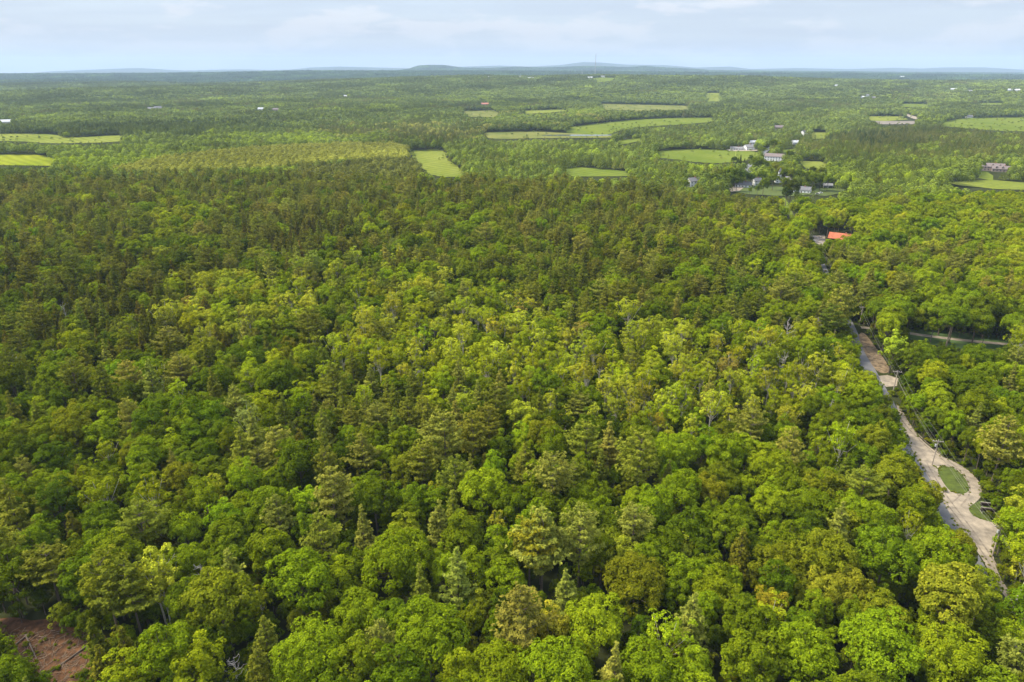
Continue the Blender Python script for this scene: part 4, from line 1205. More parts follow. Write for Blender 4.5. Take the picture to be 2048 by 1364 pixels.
for h_ in VILLAGE:
    hand(*h_, up=.6 if h_[1] < 395 else .72)
    trees[-1]['keep'] = True
NH = len(HAND)
hx = np.array([t['x'] for t in trees]); hy = np.array([t['y'] for t in trees]); hr = np.array([SIZE[t['kind']][0] * t['s'] for t in trees])
SNAGPOS = [at(a_, b_, 13) for a_, b_ in SNAGPX]
hx = np.concatenate([hx, [q[0] for q in SNAGPOS]]); hy = np.concatenate([hy, [q[1] for q in SNAGPOS]]); hr = np.concatenate([hr, np.full(len(SNAGPOS), 2.6)])

# the near forest: crowns of many sizes packed against each other, the larger first
P = blue_grid(66, 860, 4.6, rg, .5)
P = P[in_view(P[:, 0], P[:, 1], 90)]
px, py, dp = proj(P[:, 0], P[:, 1], T(P[:, 0], P[:, 1]) + 17)
ok = py > np.interp(px, NEAR_EDGE_PX, NEAR_EDGE_PY)
P, px, py = P[ok], px[ok], py[ok]
d2 = np.sqrt((P[:, :1] - hx) ** 2 + (P[:, 1:] - hy) ** 2) / np.maximum(hr * .90 + 1.8, 3.0)
ok = d2.min(1) > 1
P, px, py = P[ok], px[ok], py[ok]
cand = []
for (x, y), a, b in zip(P, px, py):
    kind, tone = choose(a, b, False, rg)
    s_ = float(np.clip(math.exp(rg.normal(0.0, .22)), .62, 1.55))
    if kind == 'broad': s_ *= .72 if b > 640 else .82
    if kind == 'slim': s_ *= .88
    if kind == 'pine': s_ *= .86
    if kind == 'hemlock': s_ *= .92
    cand.append((x, y, kind, tone, s_, SIZE[kind][0] * s_ * rg.uniform(.75, 1.25) * {'pine': 1.5, 'hemlock': 1.75, 'birch': 1.9, 'slim': 1.3}.get(kind, 1.0)))
cand.sort(key=lambda q: -q[5])
grid = {}
for x, y, kind, tone, s_, _ in cand:
    r_ = SIZE[kind][0] * s_ * {'birch': .92, 'pine': .80, 'hemlock': .74}.get(kind, .70)
    gx, gy = int(x // 12), int(y // 12)
    if any((x - u) ** 2 + (y - v) ** 2 < (r_ + w_) ** 2 for i in (-1, 0, 1) for j in (-1, 0, 1) for u, v, w_ in grid.get((gx + i, gy + j), ())):
        continue
    grid.setdefault((gx, gy), []).append((x, y, r_))
    trees.append(dict(kind=kind, var=int(rg.integers(0, 100)), x=x, y=y, z=0, s=s_, sz=rg.uniform(.82, 1.12) / s_ ** .45, rot=rg.uniform(0, 6.28), tone=tone, hand=False, label=None))
X = np.array([t['x'] for t in trees]); Y = np.array([t['y'] for t in trees])
RA = np.array([SIZE[t['kind']][0] * t['s'] for t in trees]); HA = np.array([SIZE[t['kind']][1] * t['s'] * t['sz'] for t in trees])
bad = blocked(X, Y, RA, HA, .78)
bad[[i for i, t in enumerate(trees) if t.get('keep')]] = False
small_only = np.where(bad)[0]
keep = []
# where a full crown would hide the lane, a sapling may still fit
RS, HS = RA * .42, HA * .34
bad2 = blocked(X, Y, RS, HS, 1.0)
for i, t in enumerate(trees):
    if not bad[i]:
        keep.append(t)
    elif not bad2[i] and not t['hand'] and t['kind'] in ('broad', 'slim', 'birch', 'hemlock') :
        t['s'] *= .42; t['sz'] = .8; t['kind'] = 'slim' if t['kind'] == 'birch' else t['kind']; t['small'] = True
        keep.append(t)
print('near trees', len(trees), 'kept', len(keep), 'hand lost', sum(bad[:NH]), [HAND[i][:3] for i in range(NH) if bad[i]][:20])
trees = keep
zt = T(np.array([t['x'] for t in trees]), np.array([t['y'] for t in trees]))
for t, z_ in zip(trees, zt): t['z'] = float(z_)

# ------------------------------------------------------------------ the nearest trees, each a thing of its own
def tintof(tone, rg_):
    c_ = np.array(TONES[tone][1])
    j = 1 + rg_.normal() * .11
    h_ = rg_.normal() * .045
    return tuple(np.clip(c_ * j * np.array([1 + h_, 1 - h_ * .3, 1]), .004, .6))


for t in trees:
    q = proj(t['x'], t['y'], t['z'] + SIZE[t['kind']][1] * t['s'] * t['sz'] * .75)
    t['px'], t['py'], t['dep'] = float(q[0]), float(q[1]), float(q[2])
    t['tint'] = tintof(t['tone'], rg)
    t['vis'] = -40 < t['px'] < 2088 and t['py'] < 1400
KIND_NAME = {'broad': 'broadleaf_tree', 'big': 'broadleaf_tree', 'slim': 'broadleaf_tree', 'birch': 'birch_tree', 'pine': 'pine_tree', 'hemlock': 'hemlock_tree'}
CAT = {'broadleaf_tree': 'broadleaf tree', 'birch_tree': 'birch tree', 'pine_tree': 'pine tree', 'hemlock_tree': 'hemlock tree'}
LIMIT = {'broadleaf_tree': 300, 'birch_tree': 300, 'pine_tree': 300, 'hemlock_tree': 300}
count = {}
order = sorted(range(len(trees)), key=lambda i: -(SIZE[trees[i]['kind']][0] * trees[i]['s'] / trees[i]['dep']) * (1.0 if trees[i]['vis'] else 0))
single = []
for i in order:
    t = trees[i]
    k = KIND_NAME[t['kind']]
    if not t['vis'] or t.get('small'): continue
    if count.get(k, 0) < LIMIT[k]:
        count[k] = count.get(k, 0) + 1
        t['single'] = True
        single.append(t)
print('single trees', count)

# meshes: whole tree, and crown / trunk apart
for kind, lst in PROTO.items():
    for v in lst:
        v['whole'] = tree_mesh(kind + '_tree', v['lv'], v['lt'], v['w'], v['bark'])
        v['crown'] = tree_mesh('crown', v['lv'], v['lt'], None, None)
        wv = v['w']
        v['trunk'] = fast_mesh('trunk', np.array(wv.v), np.array([f for f in wv.f if len(f) == 4]), [v['bark']])

# words for each tree
FORM = {'broad': 'broad rounded crown', 'big': 'very large many-domed crown', 'slim': 'narrow loose crown', 'birch': 'small airy crown', 'pine': 'feathery layered crown', 'hemlock': 'dense pointed crown'}
SHORT = {'broadleaf_tree': 'broadleaf', 'birch_tree': 'birch', 'pine_tree': 'pine', 'hemlock_tree': 'hemlock'}


def place_words(px, py):
    col = ['far left', 'left', 'centre left', 'centre', 'centre right', 'right', 'far right'][int(np.clip(px / 2048 * 7, 0, 6))]
    row = ['back of the wood', 'upper forest', 'upper middle forest', 'mid forest', 'lower middle forest', 'lower forest', 'bottom edge'][int(np.clip(np.searchsorted([430, 520, 640, 780, 940, 1150], py), 0, 6))]
    return row, col


grown = [t for t in trees if not t.get('small')]
sp = np.array([[t['px'], t['py']] for t in grown])
used = {}
for t in sorted(single, key=lambda t: t['px']):
    d_ = np.hypot((sp[:, 0] - t['px']), (sp[:, 1] - t['py']) * 1.3)
    nb = [grown[j] for j in np.argsort(d_)[1:6]]
    a = nb[0]
    dx, dy = a['px'] - t['px'], a['py'] - t['py']
    rel = ('left of' if dx > 0 else 'right of') if abs(dx) > abs(dy) else ('behind' if dy > 0 else 'in front of')
    def short(q): return TONES[q['tone']][0] + ' ' + SHORT[KIND_NAME[q['kind']]]
    b_ = next((q for q in nb[1:] if short(q) != short(a)), nb[1] if len(nb) > 1 else a)
    row, col = place_words(t['px'], t['py'])
    size = 'small ' if t['s'] < .85 else ('tall ' if t['s'] > 1.12 else '')
    head = size + TONES[t['tone']][0] + ' ' + SHORT[KIND_NAME[t['kind']]]
    cands = [f"{head} {rel} {short(a)}, {row}, {col}",
             f"{head} between {short(a)} and {short(b_)}, {row}, {col}",
             f"{head}, {FORM[t['kind']].replace(' crown', '')}, {rel} {short(a)}, {row}, {col}"]
    for q_ in nb[1:]:
        ex, ey = q_['px'] - t['px'], q_['py'] - t['py']
        r2 = ('left of' if ex > 0 else 'right of') if abs(ex) > abs(ey) else ('behind' if ey > 0 else 'in front of')
        cands.append(f"{head} {r2} {short(q_)}, {row}, {col}")
        if t['kind'] != 'hemlock': cands.append(f"{head} {r2} {short(q_)} and near {short(a)}, {col}")
        cands.append(f"{head}, {rel} {short(a)}, {r2} {short(q_)}")
    for c_ in cands:
        if c_ not in used and len(c_.replace(',', '').split()) <= 16: break
    else:
        for o_ in ('second', 'third', 'fourth', 'fifth', 'sixth', 'seventh', 'eighth', 'ninth', 'tenth'):
            c_ = f"{head}, {o_} from left, {row}, {col}"
            if c_ not in used: break
    used[c_] = 1
    t['label'] = c_
GRP = {'broadleaf_tree': 'broadleaf trees of the near forest', 'birch_tree': 'birches and aspens of the near forest', 'pine_tree': 'white pines of the near forest', 'hemlock_tree': 'dark hemlocks of the near forest'}


def put(o_, t):
    o_.location = (t['x'], t['y'], t['z'])
    o_.rotation_euler = (0, 0, t['rot'])
    o_.scale = (t['s'], t['s'], t['s'] * t['sz'])


for t in single:
    nm = KIND_NAME[t['kind']]
    v = PROTO[t['kind']][t['var'] % len(PROTO[t['kind']])]
    if t['dep'] < 230:
        root = link(bpy.data.objects.new(nm, None))
        put(root, t)
        c_ = link(bpy.data.objects.new('crown', v['crown']), root); c_['tint'] = t['tint']
        link(bpy.data.objects.new('trunk', v['trunk']), root)
    else:
        root = link(bpy.data.objects.new(nm, v['whole'])); root['tint'] = t['tint']
        put(root, t)
    tag(root, t['label'], CAT[nm], GRP[nm])

# dead trees
SN = [(1576, 665, 0, 1.1, 'white dead tree with upturned ribs, tallest snag of the birch stand'), (1562, 725, 1, 1.0, 'forked white dead tree curving upward below the tallest snag'), (1658, 700, 2, .9, 'grey twiggy dead tree near the lane edge of the birch stand'),
      (1504, 722, 3, 1.0, 'pale bleached cluster snag in the middle of the birches'), (1533, 735, 2, .9, 'brownish dead tree between two white snags'), (1448, 655, 0, .8, 'thin grey dead tree at the back of the birch stand'), (1660, 800, 2, .95, 'grey bushy dead tree above the bright maples by the lane'),
      (340, 548, 2, .9, 'pale dead tree among dark hemlocks'), (128, 612, 1, .8, 'leaning white dead tree at the far left'), (403, 1128, 2, .9, 'bare grey dead tree beside the yellow birch'), (470, 1315, 0, .75, 'pale dead tree at the bottom edge beside a bright maple'),
      (20, 722, 1, .9, 'forked grey snag at the left edge'), (325, 1108, 1, .7, 'grey broken snag above the yellow birch'), (832, 735, 3, .8, 'slim pale snag in the middle of the forest'), (215, 408, 0, 1.0, 'small grey snag at the back of the pine wood'), (108, 695, 3, .8, 'thin bleached snag below the lime maple at the left'),
      (1640, 640, 3, .9, 'grey twiggy snag below the large roadside pine'), (1455, 700, 0, .7, 'short grey snag left of the bleached cluster')]
SM = [w_.mesh('dead_tree', DEADWOOD) for w_ in SNAGS]
for (a, b, k, s_, lb) in SN:
    x, y, z = at(a, b, 13)
    o_ = link(bpy.data.objects.new('dead_tree', SM[k])); o_.location = (x, y, z); o_.rotation_euler = (rg.normal() * .05, rg.normal() * .05, rg.uniform(0, 6))
    o_.scale = (s_ * 1.25, s_ * 1.25, s_ * 1.22)
    tag(o_, lb, 'dead tree', 'dead trees standing in the near forest')

# ------------------------------------------------------------------ the rest of the near forest: one object of each kind
def instancer(name, label, ts, kinds):
    col = bpy.data.collections.new(name + '_kinds')
    idx = {}
    n_ = 0
    for kd in kinds:
        for j, v in enumerate(PROTO[kd]):
            col.objects.link(bpy.data.objects.new(f'tree_kind_{n_:03d}', v['whole']))
            idx[(kd, j)] = n_; n_ += 1
    V = np.array([(t['x'], t['y'], t['z']) for t in ts], np.float32)
    me = bpy.data.meshes.new(name)
    me.vertices.add(len(V)); me.vertices.foreach_set('co', V.ravel())
    def attr(nm, ty, key, arr):
        a_ = me.attributes.new(nm, ty, 'POINT'); a_.data.foreach_set(key, np.asarray(arr).ravel())
    attr('scale', 'FLOAT_VECTOR', 'vector', np.array([(t['s'], t['s'], t['s'] * t['sz']) for t in ts], np.float32))
    attr('turn', 'FLOAT_VECTOR', 'vector', np.array([(0, 0, t['rot']) for t in ts], np.float32))
    attr('pick', 'INT', 'value', np.array([idx[(t['kind'], t['var'] % len(PROTO[t['kind']]))] for t in ts], np.int32))
    attr('tint', 'FLOAT_VECTOR', 'vector', np.array([t['tint'] for t in ts], np.float32))
    o_ = link(bpy.data.objects.new(name, me))
    ng = bpy.data.node_groups.new(name, 'GeometryNodeTree')
    ng.interface.new_socket('Geometry', in_out='INPUT', socket_type='NodeSocketGeometry')
    ng.interface.new_socket('Geometry', in_out='OUTPUT', socket_type='NodeSocketGeometry')
    gn, gl = ng.nodes, ng.links
    gi, go = gn.new('NodeGroupInput'), gn.new('NodeGroupOutput')
    m2p = gn.new('GeometryNodeMeshToPoints')
    ci = gn.new('GeometryNodeCollectionInfo'); ci.inputs['Collection'].default_value = col
    ci.inputs['Separate Children'].default_value = True; ci.inputs['Reset Children'].default_value = True
    ip = gn.new('GeometryNodeInstanceOnPoints'); ip.inputs['Pick Instance'].default_value = True
    def named(nm, ty):
        a_ = gn.new('GeometryNodeInputNamedAttribute'); a_.data_type = ty; a_.inputs['Name'].default_value = nm
        return a_.outputs['Attribute']
    e2r = gn.new('FunctionNodeEulerToRotation')
    gl.new(named('turn', 'FLOAT_VECTOR'), e2r.inputs[0])
    gl.new(gi.outputs[0], m2p.inputs['Mesh']); gl.new(m2p.outputs[0], ip.inputs['Points'])
    gl.new(ci.outputs[0], ip.inputs['Instance']); gl.new(named('pick', 'INT'), ip.inputs['Instance Index'])
    gl.new(e2r.outputs[0], ip.inputs['Rotation']); gl.new(named('scale', 'FLOAT_VECTOR'), ip.inputs['Scale'])
    gl.new(ip.outputs[0], go.inputs[0])
    md = o_.modifiers.new('scatter', 'NODES'); md.node_group = ng
    tag(o_, label, kind='stuff')
    return o_


rest = {}
for t in trees:
    if not t.get('single'):
        rest.setdefault('saplings' if t.get('small') else KIND_NAME[t['kind']], []).append(t)
# young growth that fills the gaps under the canopy
und = []
Q = blue_grid(70, 480, 4.8, rg, .5)
Q = Q[in_view(Q[:, 0], Q[:, 1], 60)]
rs = rg.uniform(.28, .60, len(Q))
bq = blocked(Q[:, 0], Q[:, 1], 3.7 * rs, 15.5 * rs, 1.0)
for (x, y), s_, b_, z_ in zip(Q, rs, bq, T(Q[:, 0], Q[:, 1])):
    if b_: continue
    tn = ['green', 'deep', 'bright', 'olive', 'brown'][rg.choice(5, p=[.35, .3, .15, .12, .08])]
    und.append(dict(kind='slim', var=int(rg.integers(0, 9)), x=x, y=y, z=float(z_), s=s_ * 1.15, sz=.9, rot=rg.uniform(0, 6.28), tone=tn, tint=tintof(tn, rg)))
Q = blue_grid(100, 420, 2.6, rg, .5)
dr = np.min(np.hypot(Q[:, :1] - ROAD[::3, 0], Q[:, 1:] - ROAD[::3, 1]), axis=1)
Q = Q[(dr < 32) & (dr > 4)]
rs = rg.uniform(.10, .26, len(Q))
bq = blocked(Q[:, 0], Q[:, 1], 3.7 * rs, 15.5 * rs * .6, 1.0)
for (x, y), s_, b_, z_ in zip(Q, rs, bq, T(Q[:, 0], Q[:, 1])):
    if b_: continue
    tn = ['green', 'deep', 'olive', 'bright', 'brown'][rg.choice(5, p=[.3, .25, .2, .15, .10])]
    und.append(dict(kind=['slim', 'broad'][int(rg.integers(0, 2))], var=int(rg.integers(0, 9)), x=x, y=y, z=float(z_) - .5, s=s_ * 1.1, sz=.7, rot=rg.uniform(0, 6.28), tone=tn, tint=tintof(tn, rg)))
weeds = []
outl = np.array([at(*p)[:2] for p in gravel_pix + gravel_pix[:1]]); outl2 = np.array([at(*p)[:2] for p in lawn1 + lawn1[:1]])
for O, k_ in ((outl, 620), (outl2, 110)):
    dd = np.concatenate([[0], np.cumsum(np.linalg.norm(np.diff(O, axis=0), axis=1))])
    for s0 in rg.uniform(0, dd[-1], k_):
        if math.sin(s0 * .35) + math.sin(s0 * .13 + 1) < rg.uniform(-1.4, .8): continue
        x, y = np.interp(s0, dd, O[:, 0]) + rg.normal() * .45, np.interp(s0, dd, O[:, 1]) + rg.normal() * .45
        tn = ['green', 'olive', 'gold', 'deep'][rg.integers(0, 4)]
        weeds.append(dict(kind='slim', var=int(rg.integers(0, 9)), x=float(x), y=float(y), z=float(T(x, y)) - .25, s=rg.uniform(.035, .085), sz=.5, rot=rg.uniform(0, 6.28), tone=tn, tint=tintof(tn, rg)))
for k_ in range(90):
    x, y, z_ = at(rg.uniform(0, 170), rg.uniform(1262, 1380))
    tn = ['green', 'olive', 'gold', 'moss'][rg.integers(0, 4)]
    weeds.append(dict(kind='slim', var=int(rg.integers(0, 9)), x=x, y=y, z=z_ - .25, s=rg.uniform(.04, .12), sz=.6, rot=rg.uniform(0, 6.28), tone=tn, tint=tintof(tn, rg)))
rest.setdefault('saplings', []).extend(und)
print('rest', {k: len(v) for k, v in rest.items()})
if 'saplings' in rest: instancer('undergrowth', 'young green undergrowth beneath the canopy and along the lane', rest['saplings'], ['slim', 'broad', 'hemlock'])
instancer('weeds', 'tufts of weeds along the gravel edge and over the brown clearing', weeds, ['slim'])
if 'broadleaf_tree' in rest: instancer('broadleaf_forest', 'the remaining broadleaf canopy behind the nearest trees', rest['broadleaf_tree'], ['broad', 'big', 'slim'])
if 'pine_tree' in rest: instancer('pine_forest', 'the remaining white pine canopy toward the back of the wood', rest['pine_tree'], ['pine'])
if 'birch_tree' in rest: instancer('birch_forest', 'the remaining birches of the paler stand', rest['birch_tree'], ['birch'])
if 'hemlock_tree' in rest: instancer('hemlock_forest', 'the remaining dark hemlocks of the wood', rest['hemlock_tree'], ['hemlock'])

# ------------------------------------------------------------------ the far forest: one mass, every crown a cluster of leafy facets
def far_template(kind, nq, seed):
    rg_ = np.random.default_rng(seed)
    if kind == 'round':
        d = fib(nq, rg_, -.35)
        c_ = d * [1, 1, .9] * rg_.uniform(.78, 1.05, (nq, 1)) + [0, 0, .0]
        nn = unit(d + rg_.normal(size=(nq, 3)) * .24 + [0, 0, .15])
        sz = 3.1 / math.sqrt(nq) * rg_.uniform(.8, 1.25, nq) * 1.05
        V = leafquads(c_, nn, sz, .85, rg_)
    else:
        t = (np.arange(nq) + .5) / nq
        a = np.arange(nq) * 2.4 + rg_.uniform(0, 6)
        r = (1 - t) ** .7 * .95
        c_ = np.stack([r * np.cos(a), r * np.sin(a), -0.9 + t * 2.2], -1) * [1, 1, 1.0]
        nn = unit(np.stack([np.cos(a), np.sin(a), np.full(nq, .9)], -1) + rg_.normal(size=(nq, 3)) * .35)
        sz = (3.0 / math.sqrt(nq)) * (.55 + .7 * (1 - t)) * rg_.uniform(.8, 1.3, nq)
        V = leafquads(c_, nn, sz, .7, rg_)
    return V.reshape(nq, 4, 3), 1 + rg_.normal(size=nq) * .08


def far_mass(name, label, P, R, H, col, kind, nq, seed=0, nvar=6):
    """P (n,2), R radius, H height, col (n,3)"""
    tv = {k: [far_template(k, nq, seed + i) for i in range(nvar)] for k in ('round', 'cone')}
    VV, TT = [], []
    z = T(P[:, 0], P[:, 1])
    var = np.random.default_rng(seed).integers(0, nvar, len(P)); rot = np.random.default_rng(seed + 1).uniform(0, 6.28, len(P))
    for k in ('round', 'cone'):
        for i in range(nvar):
            s_ = np.where((kind == k) & (var == i))[0]
            if not len(s_): continue
            v, tn = tv[k][i]
            c_, s2 = np.cos(rot[s_])[:, None, None], np.sin(rot[s_])[:, None, None]
            r_ = R[s_][:, None, None]
            x = (v[None, :, :, 0] * c_ - v[None, :, :, 1] * s2) * r_ + P[s_, 0][:, None, None]
            y = (v[None, :, :, 0] * s2 + v[None, :, :, 1] * c_) * r_ + P[s_, 1][:, None, None]
            rz = np.minimum(H[s_] * .42, R[s_] * 1.25)[:, None, None]
            zz = v[None, :, :, 2] * rz + (z[s_] + H[s_])[:, None, None] - rz
            VV.append(np.stack([x, y, zz], -1).reshape(-1, 3).astype(np.float32))
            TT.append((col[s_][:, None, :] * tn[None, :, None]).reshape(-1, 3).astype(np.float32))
    V = np.vstack(VV); Tn = np.vstack(TT)
    F_ = np.arange(len(V)).reshape(-1, 4)
    o_ = link(bpy.data.objects.new(name, fast_mesh(name, V, F_, [FARLEAF], None, Tn)))
    tag(o_, label, kind='stuff')
    print(name, len(P), 'trees', len(F_), 'faces')
    return o_


def far_zone(name, label, y0, y1, cell, R0, nq, seed, big=1.0):
    rg_ = np.random.default_rng(seed)
    P = blue_grid(y0, y1, cell, rg_, .45)
    z = T(P[:, 0], P[:, 1])
    px, py, dp = proj(P[:, 0], P[:, 1], z + 14)
    ok = (px > -40) & (px < 2090)
    lim = np.interp(px, NEAR_EDGE_PX, NEAR_EDGE_PY)
    ok &= py <= lim
    P, px, py, dp = P[ok], px[ok], py[ok], dp[ok]
    plant = inside(PLANTATION, px, py)
    dark = inside(PLANT_DARK, px, py) & ~plant
    H = rg_.normal(14.5, 2.2, len(P)); R = R0 * rg_.uniform(.75, 1.35, len(P))
    H[plant] = rg_.normal(17.5, .6, plant.sum()); R[plant] = R0 * .95
    # clumps: slow noise in colour
    col = np.zeros((len(P), 3)); kind = np.empty(len(P), '<U5')
    cl = np.sin(P[:, 0] / 61 + 1) * np.sin(P[:, 1] / 83) + np.sin(P[:, 0] / 143 - P[:, 1] / 171)
    # choice by small cells so that stands of one species form
    cache = {}
    for i in range(len(P)):
        key = (int((px[i] + 14 * math.sin(py[i] * .7) + 10 * math.sin(px[i] * .11)) // 34), int((py[i] + 1.6 * math.sin(px[i] * .06)) // 4))
        if rg_.random() < .74:
            if key not in cache: cache[key] = choose(px[i], py[i], True, rg_)
            k = cache[key]
        else:
            k = choose(px[i], py[i], True, rg_)
        kind[i] = 'cone' if k[0] == 'pine' else 'round'
        col[i] = FT[k[1]]
    col[plant] = np.array(FT['f5']) * rg_.uniform(.88, 1.1, (plant.sum(), 1)); kind[plant] = 'round'
    col[dark] = np.array(FT['f6']) * rg_.uniform(.6, 1.0, (dark.sum(), 1))
    col *= (1 + rg_.normal(size=(len(P), 1)) * .12) * (1 + .16 * cl[:, None])
    # a touch more life close by
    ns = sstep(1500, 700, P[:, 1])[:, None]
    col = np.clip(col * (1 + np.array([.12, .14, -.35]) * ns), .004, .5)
    cloud_shade = sstep(4300, 6500, P[:, 1])[:, None]
    col = col * (1 - cloud_shade * np.array([.60, .48, .20]))  # cloud shadow on the farthest woods, painted darker and bluer into the crown colours
    bad = blocked(P[:, 0], P[:, 1], R, H, .7)
    # a few bushes stand out on the meadows
    scrub = bad & (rg_.random(len(P)) < .06) & ~blocked(P[:, 0], P[:, 1], R * .2, H * .2, .1).astype(bool) if False else bad & (rg_.random(len(P)) < .035) & (P[:, 1] > 1000)
    R[scrub] *= .45; H[scrub] *= .30; bad &= ~scrub
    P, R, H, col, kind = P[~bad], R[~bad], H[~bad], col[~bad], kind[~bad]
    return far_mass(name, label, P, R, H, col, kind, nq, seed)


far_zone('valley_forest', 'mixed woods of the valley beyond the near forest', 600, 1500, 7.6, 4.7, 90, 301)
far_zone('middle_forest', 'mixed woods between the meadows and the ridge', 1500, 2700, 8.6, 5.3, 34, 302)
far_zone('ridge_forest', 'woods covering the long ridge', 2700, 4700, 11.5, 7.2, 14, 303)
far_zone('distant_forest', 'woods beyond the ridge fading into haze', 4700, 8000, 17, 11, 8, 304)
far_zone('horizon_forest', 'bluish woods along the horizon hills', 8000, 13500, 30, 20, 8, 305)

# ------------------------------------------------------------------ utility poles and wires along the lane
POLES = [((1984, 1112), 10.0, 'utility pole with pale crossarm nearest the camera by the gravel fork'), ((1864, 930), 9.5, 'utility pole with crossarm beside the oval lawn'), ((1786, 784), 9.5, 'utility pole with crossarm at the small driveway mouth'),
         ((1719, 648), 9.5, 'utility pole with crossarm where the long driveway meets the lane'), ((1603, 464), 10.5, 'utility pole standing left of the orange roofed house'), ((1577, 437), 10.0, 'small distant utility pole at the green gap in the wood')]
POLEWOOD = simple('pole_wood', (0.36, 0.30, 0.25), 0.9, 0.2, 2.0)
INSUL = simple('insulator', (0.5, 0.5, 0.48), 0.4, 0.1, 2.0)
pole_tops = []
pw = [at(*p[0]) for p in POLES]
# one more beyond the frame carries the wires out of the picture
d_ = np.array(pw[0][:2]) - np.array(pw[1][:2])
off_ = np.array(pw[0][:2]) + d_ * .9
line = [(off_[0], off_[1], float(T(*off_)))] + pw
for i, (x, y, z) in enumerate(line):
    a, b = line[max(i - 1, 0)], line[min(i + 1, len(line) - 1)]
    ang = math.atan2(b[1] - a[1], b[0] - a[0])
    H = 10.0 if i == 0 else POLES[i - 1][1]
    pole_tops.append((x, y, z, H, ang))
    if i == 0: continue
    root = link(bpy.data.objects.new('utility_pole', None)); root.location = (x, y, z); root.rotation_euler.z = ang
    tag(root, POLES[i - 1][2], 'utility pole', 'utility poles along the lane')
    MB().tube([(0, 0, -1), (0, 0, H * .6), (0.0, 0, H)], [.20, .17, .13], 8).build('pole', POLEWOOD, root)
    arm = MB().box(-.08, .08, -1.6, 1.6, H - .75, H - .57).build('crossarm', POLEWOOD, root)
    MB().tube([(0.1, -.9, H - .72), (0.12, 0, H - 1.6)], .035, 4).build('brace', POLEWOOD, root)
    MB().tube([(0.1, .9, H - .72), (0.12, 0, H - 1.6)], .035, 4).build('brace', POLEWOOD, root)
    for yy in (-1.4, -.5, .5, 1.4):
        MB().tube([(0, yy, H - .57), (0, yy, H - .45), (0, yy, H - .32)], [.05, .09, .05], 6).build('insulator', INSUL, arm)
    if i in (1, 2):
        MB().tube([(0, .42, H - 2.6), (0, .42, H - 1.7)], .24, 8).build('transformer', INSUL, root)
# each wire is one long thing hung from pole to pole
WIREM = simple('wire', (0.2, 0.19, 0.15), 0.5, 0.05, 1.0)
for k, (oy, dz, lb) in enumerate([(-1.4, -.32, 'overhead wire on the outermost insulators on the lane side of the poles'), (.5, -.32, 'overhead wire on the inner insulators just off the pole tops'), (1.4, -.32, 'overhead wire on the outermost insulators on the wood side of the poles'), (.12, -2.6, 'low slung telephone cable below the crossarms of the poles')]):
    mb = MB(); pts = []
    for j in range(len(pole_tops) - 1):
        A, B = pole_tops[j], pole_tops[j + 1]
        pa = np.array([A[0] - math.sin(A[4]) * oy, A[1] + math.cos(A[4]) * oy, A[2] + A[3] + dz]); pb = np.array([B[0] - math.sin(B[4]) * oy, B[1] + math.cos(B[4]) * oy, B[2] + B[3] + dz])
        for t in np.linspace(0, 1, 14, endpoint=j == len(pole_tops) - 2):
            pts.append(pa + (pb - pa) * t - np.array([0, 0, 4 * 1.1 * t * (1 - t)]))
    mb.tube(pts, .02 if k < 3 else .028, 5)
    o_ = mb.build('power_line', WIREM); tag(o_, lb, 'power line', 'overhead wires along the lane')

# plain post by the orange roofed house
x, y, z = at(1749, 476)
o_ = MB().tube([(0, 0, -.5), (0, 0, 9)], [.2, .15], 8).tube([(-.02, 0, 8.2), (.9, 0, 8.6)], .05, 4).build('utility_pole', POLEWOOD); o_.location = (x, y, z)
tag(o_, 'plain pole without crossarm right of the orange roofed house', 'utility pole', 'utility poles along the lane')

# the masts on the ridge
STEEL = simple('mast_steel', (0.34, 0.34, 0.35), 0.6, 0.05, 1.0, metallic=0.0)
def mast(px, py, H, wdt, label):
    x, y, z = at(px, py)
    root = link(bpy.data.objects.new('radio_mast', None)); root.location = (x, y, z)
    tag(root, label, 'radio mast', 'masts on the ridge')
    mb = MB()
    leg = [(wdt * math.cos(a), wdt * math.sin(a)) for a in (0.3, 2.4, 4.5)]
    for lx, ly in leg: mb.tube([(lx, ly, 0), (lx, ly, H)], .28, 4)
    nst = int(H / (wdt * 3))
    for s_ in range(nst):
        z0, z1 = H * s_ / nst, H * (s_ + 1) / nst
        for i in range(3):
            p, q = leg[i], leg[(i + 1) % 3]
            mb.tube([(p[0], p[1], z0), (q[0], q[1], z1)], .25, 3)
    mb.build('lattice', STEEL, root)
    MB().tube([(0, 0, H), (0, 0, H * 1.08)], .3, 5).build('antenna', STEEL, root)
    for fz in (.45, .95):
        for a in (0.3, 2.4, 4.5):
            MB().tube([(0, 0, H * fz), (H * .45 * math.cos(a), H * .45 * math.sin(a), 4)], .12, 3).build('guy_wire', STEEL, root)
    for fz in ((.6, .3) if H > 100 else (.7,)):
        MB().tube([(0, 0, H * fz), (0, 0, H * fz + 4)], wdt * 1.3, 8).build('antenna_ring', STEEL, root)


mast(1190, 154.5, 128, 1.6, 'tall guyed radio mast rising above the ridge')
mast(1164, 155, 34, 1.4, 'short radio mast left of the tall one')

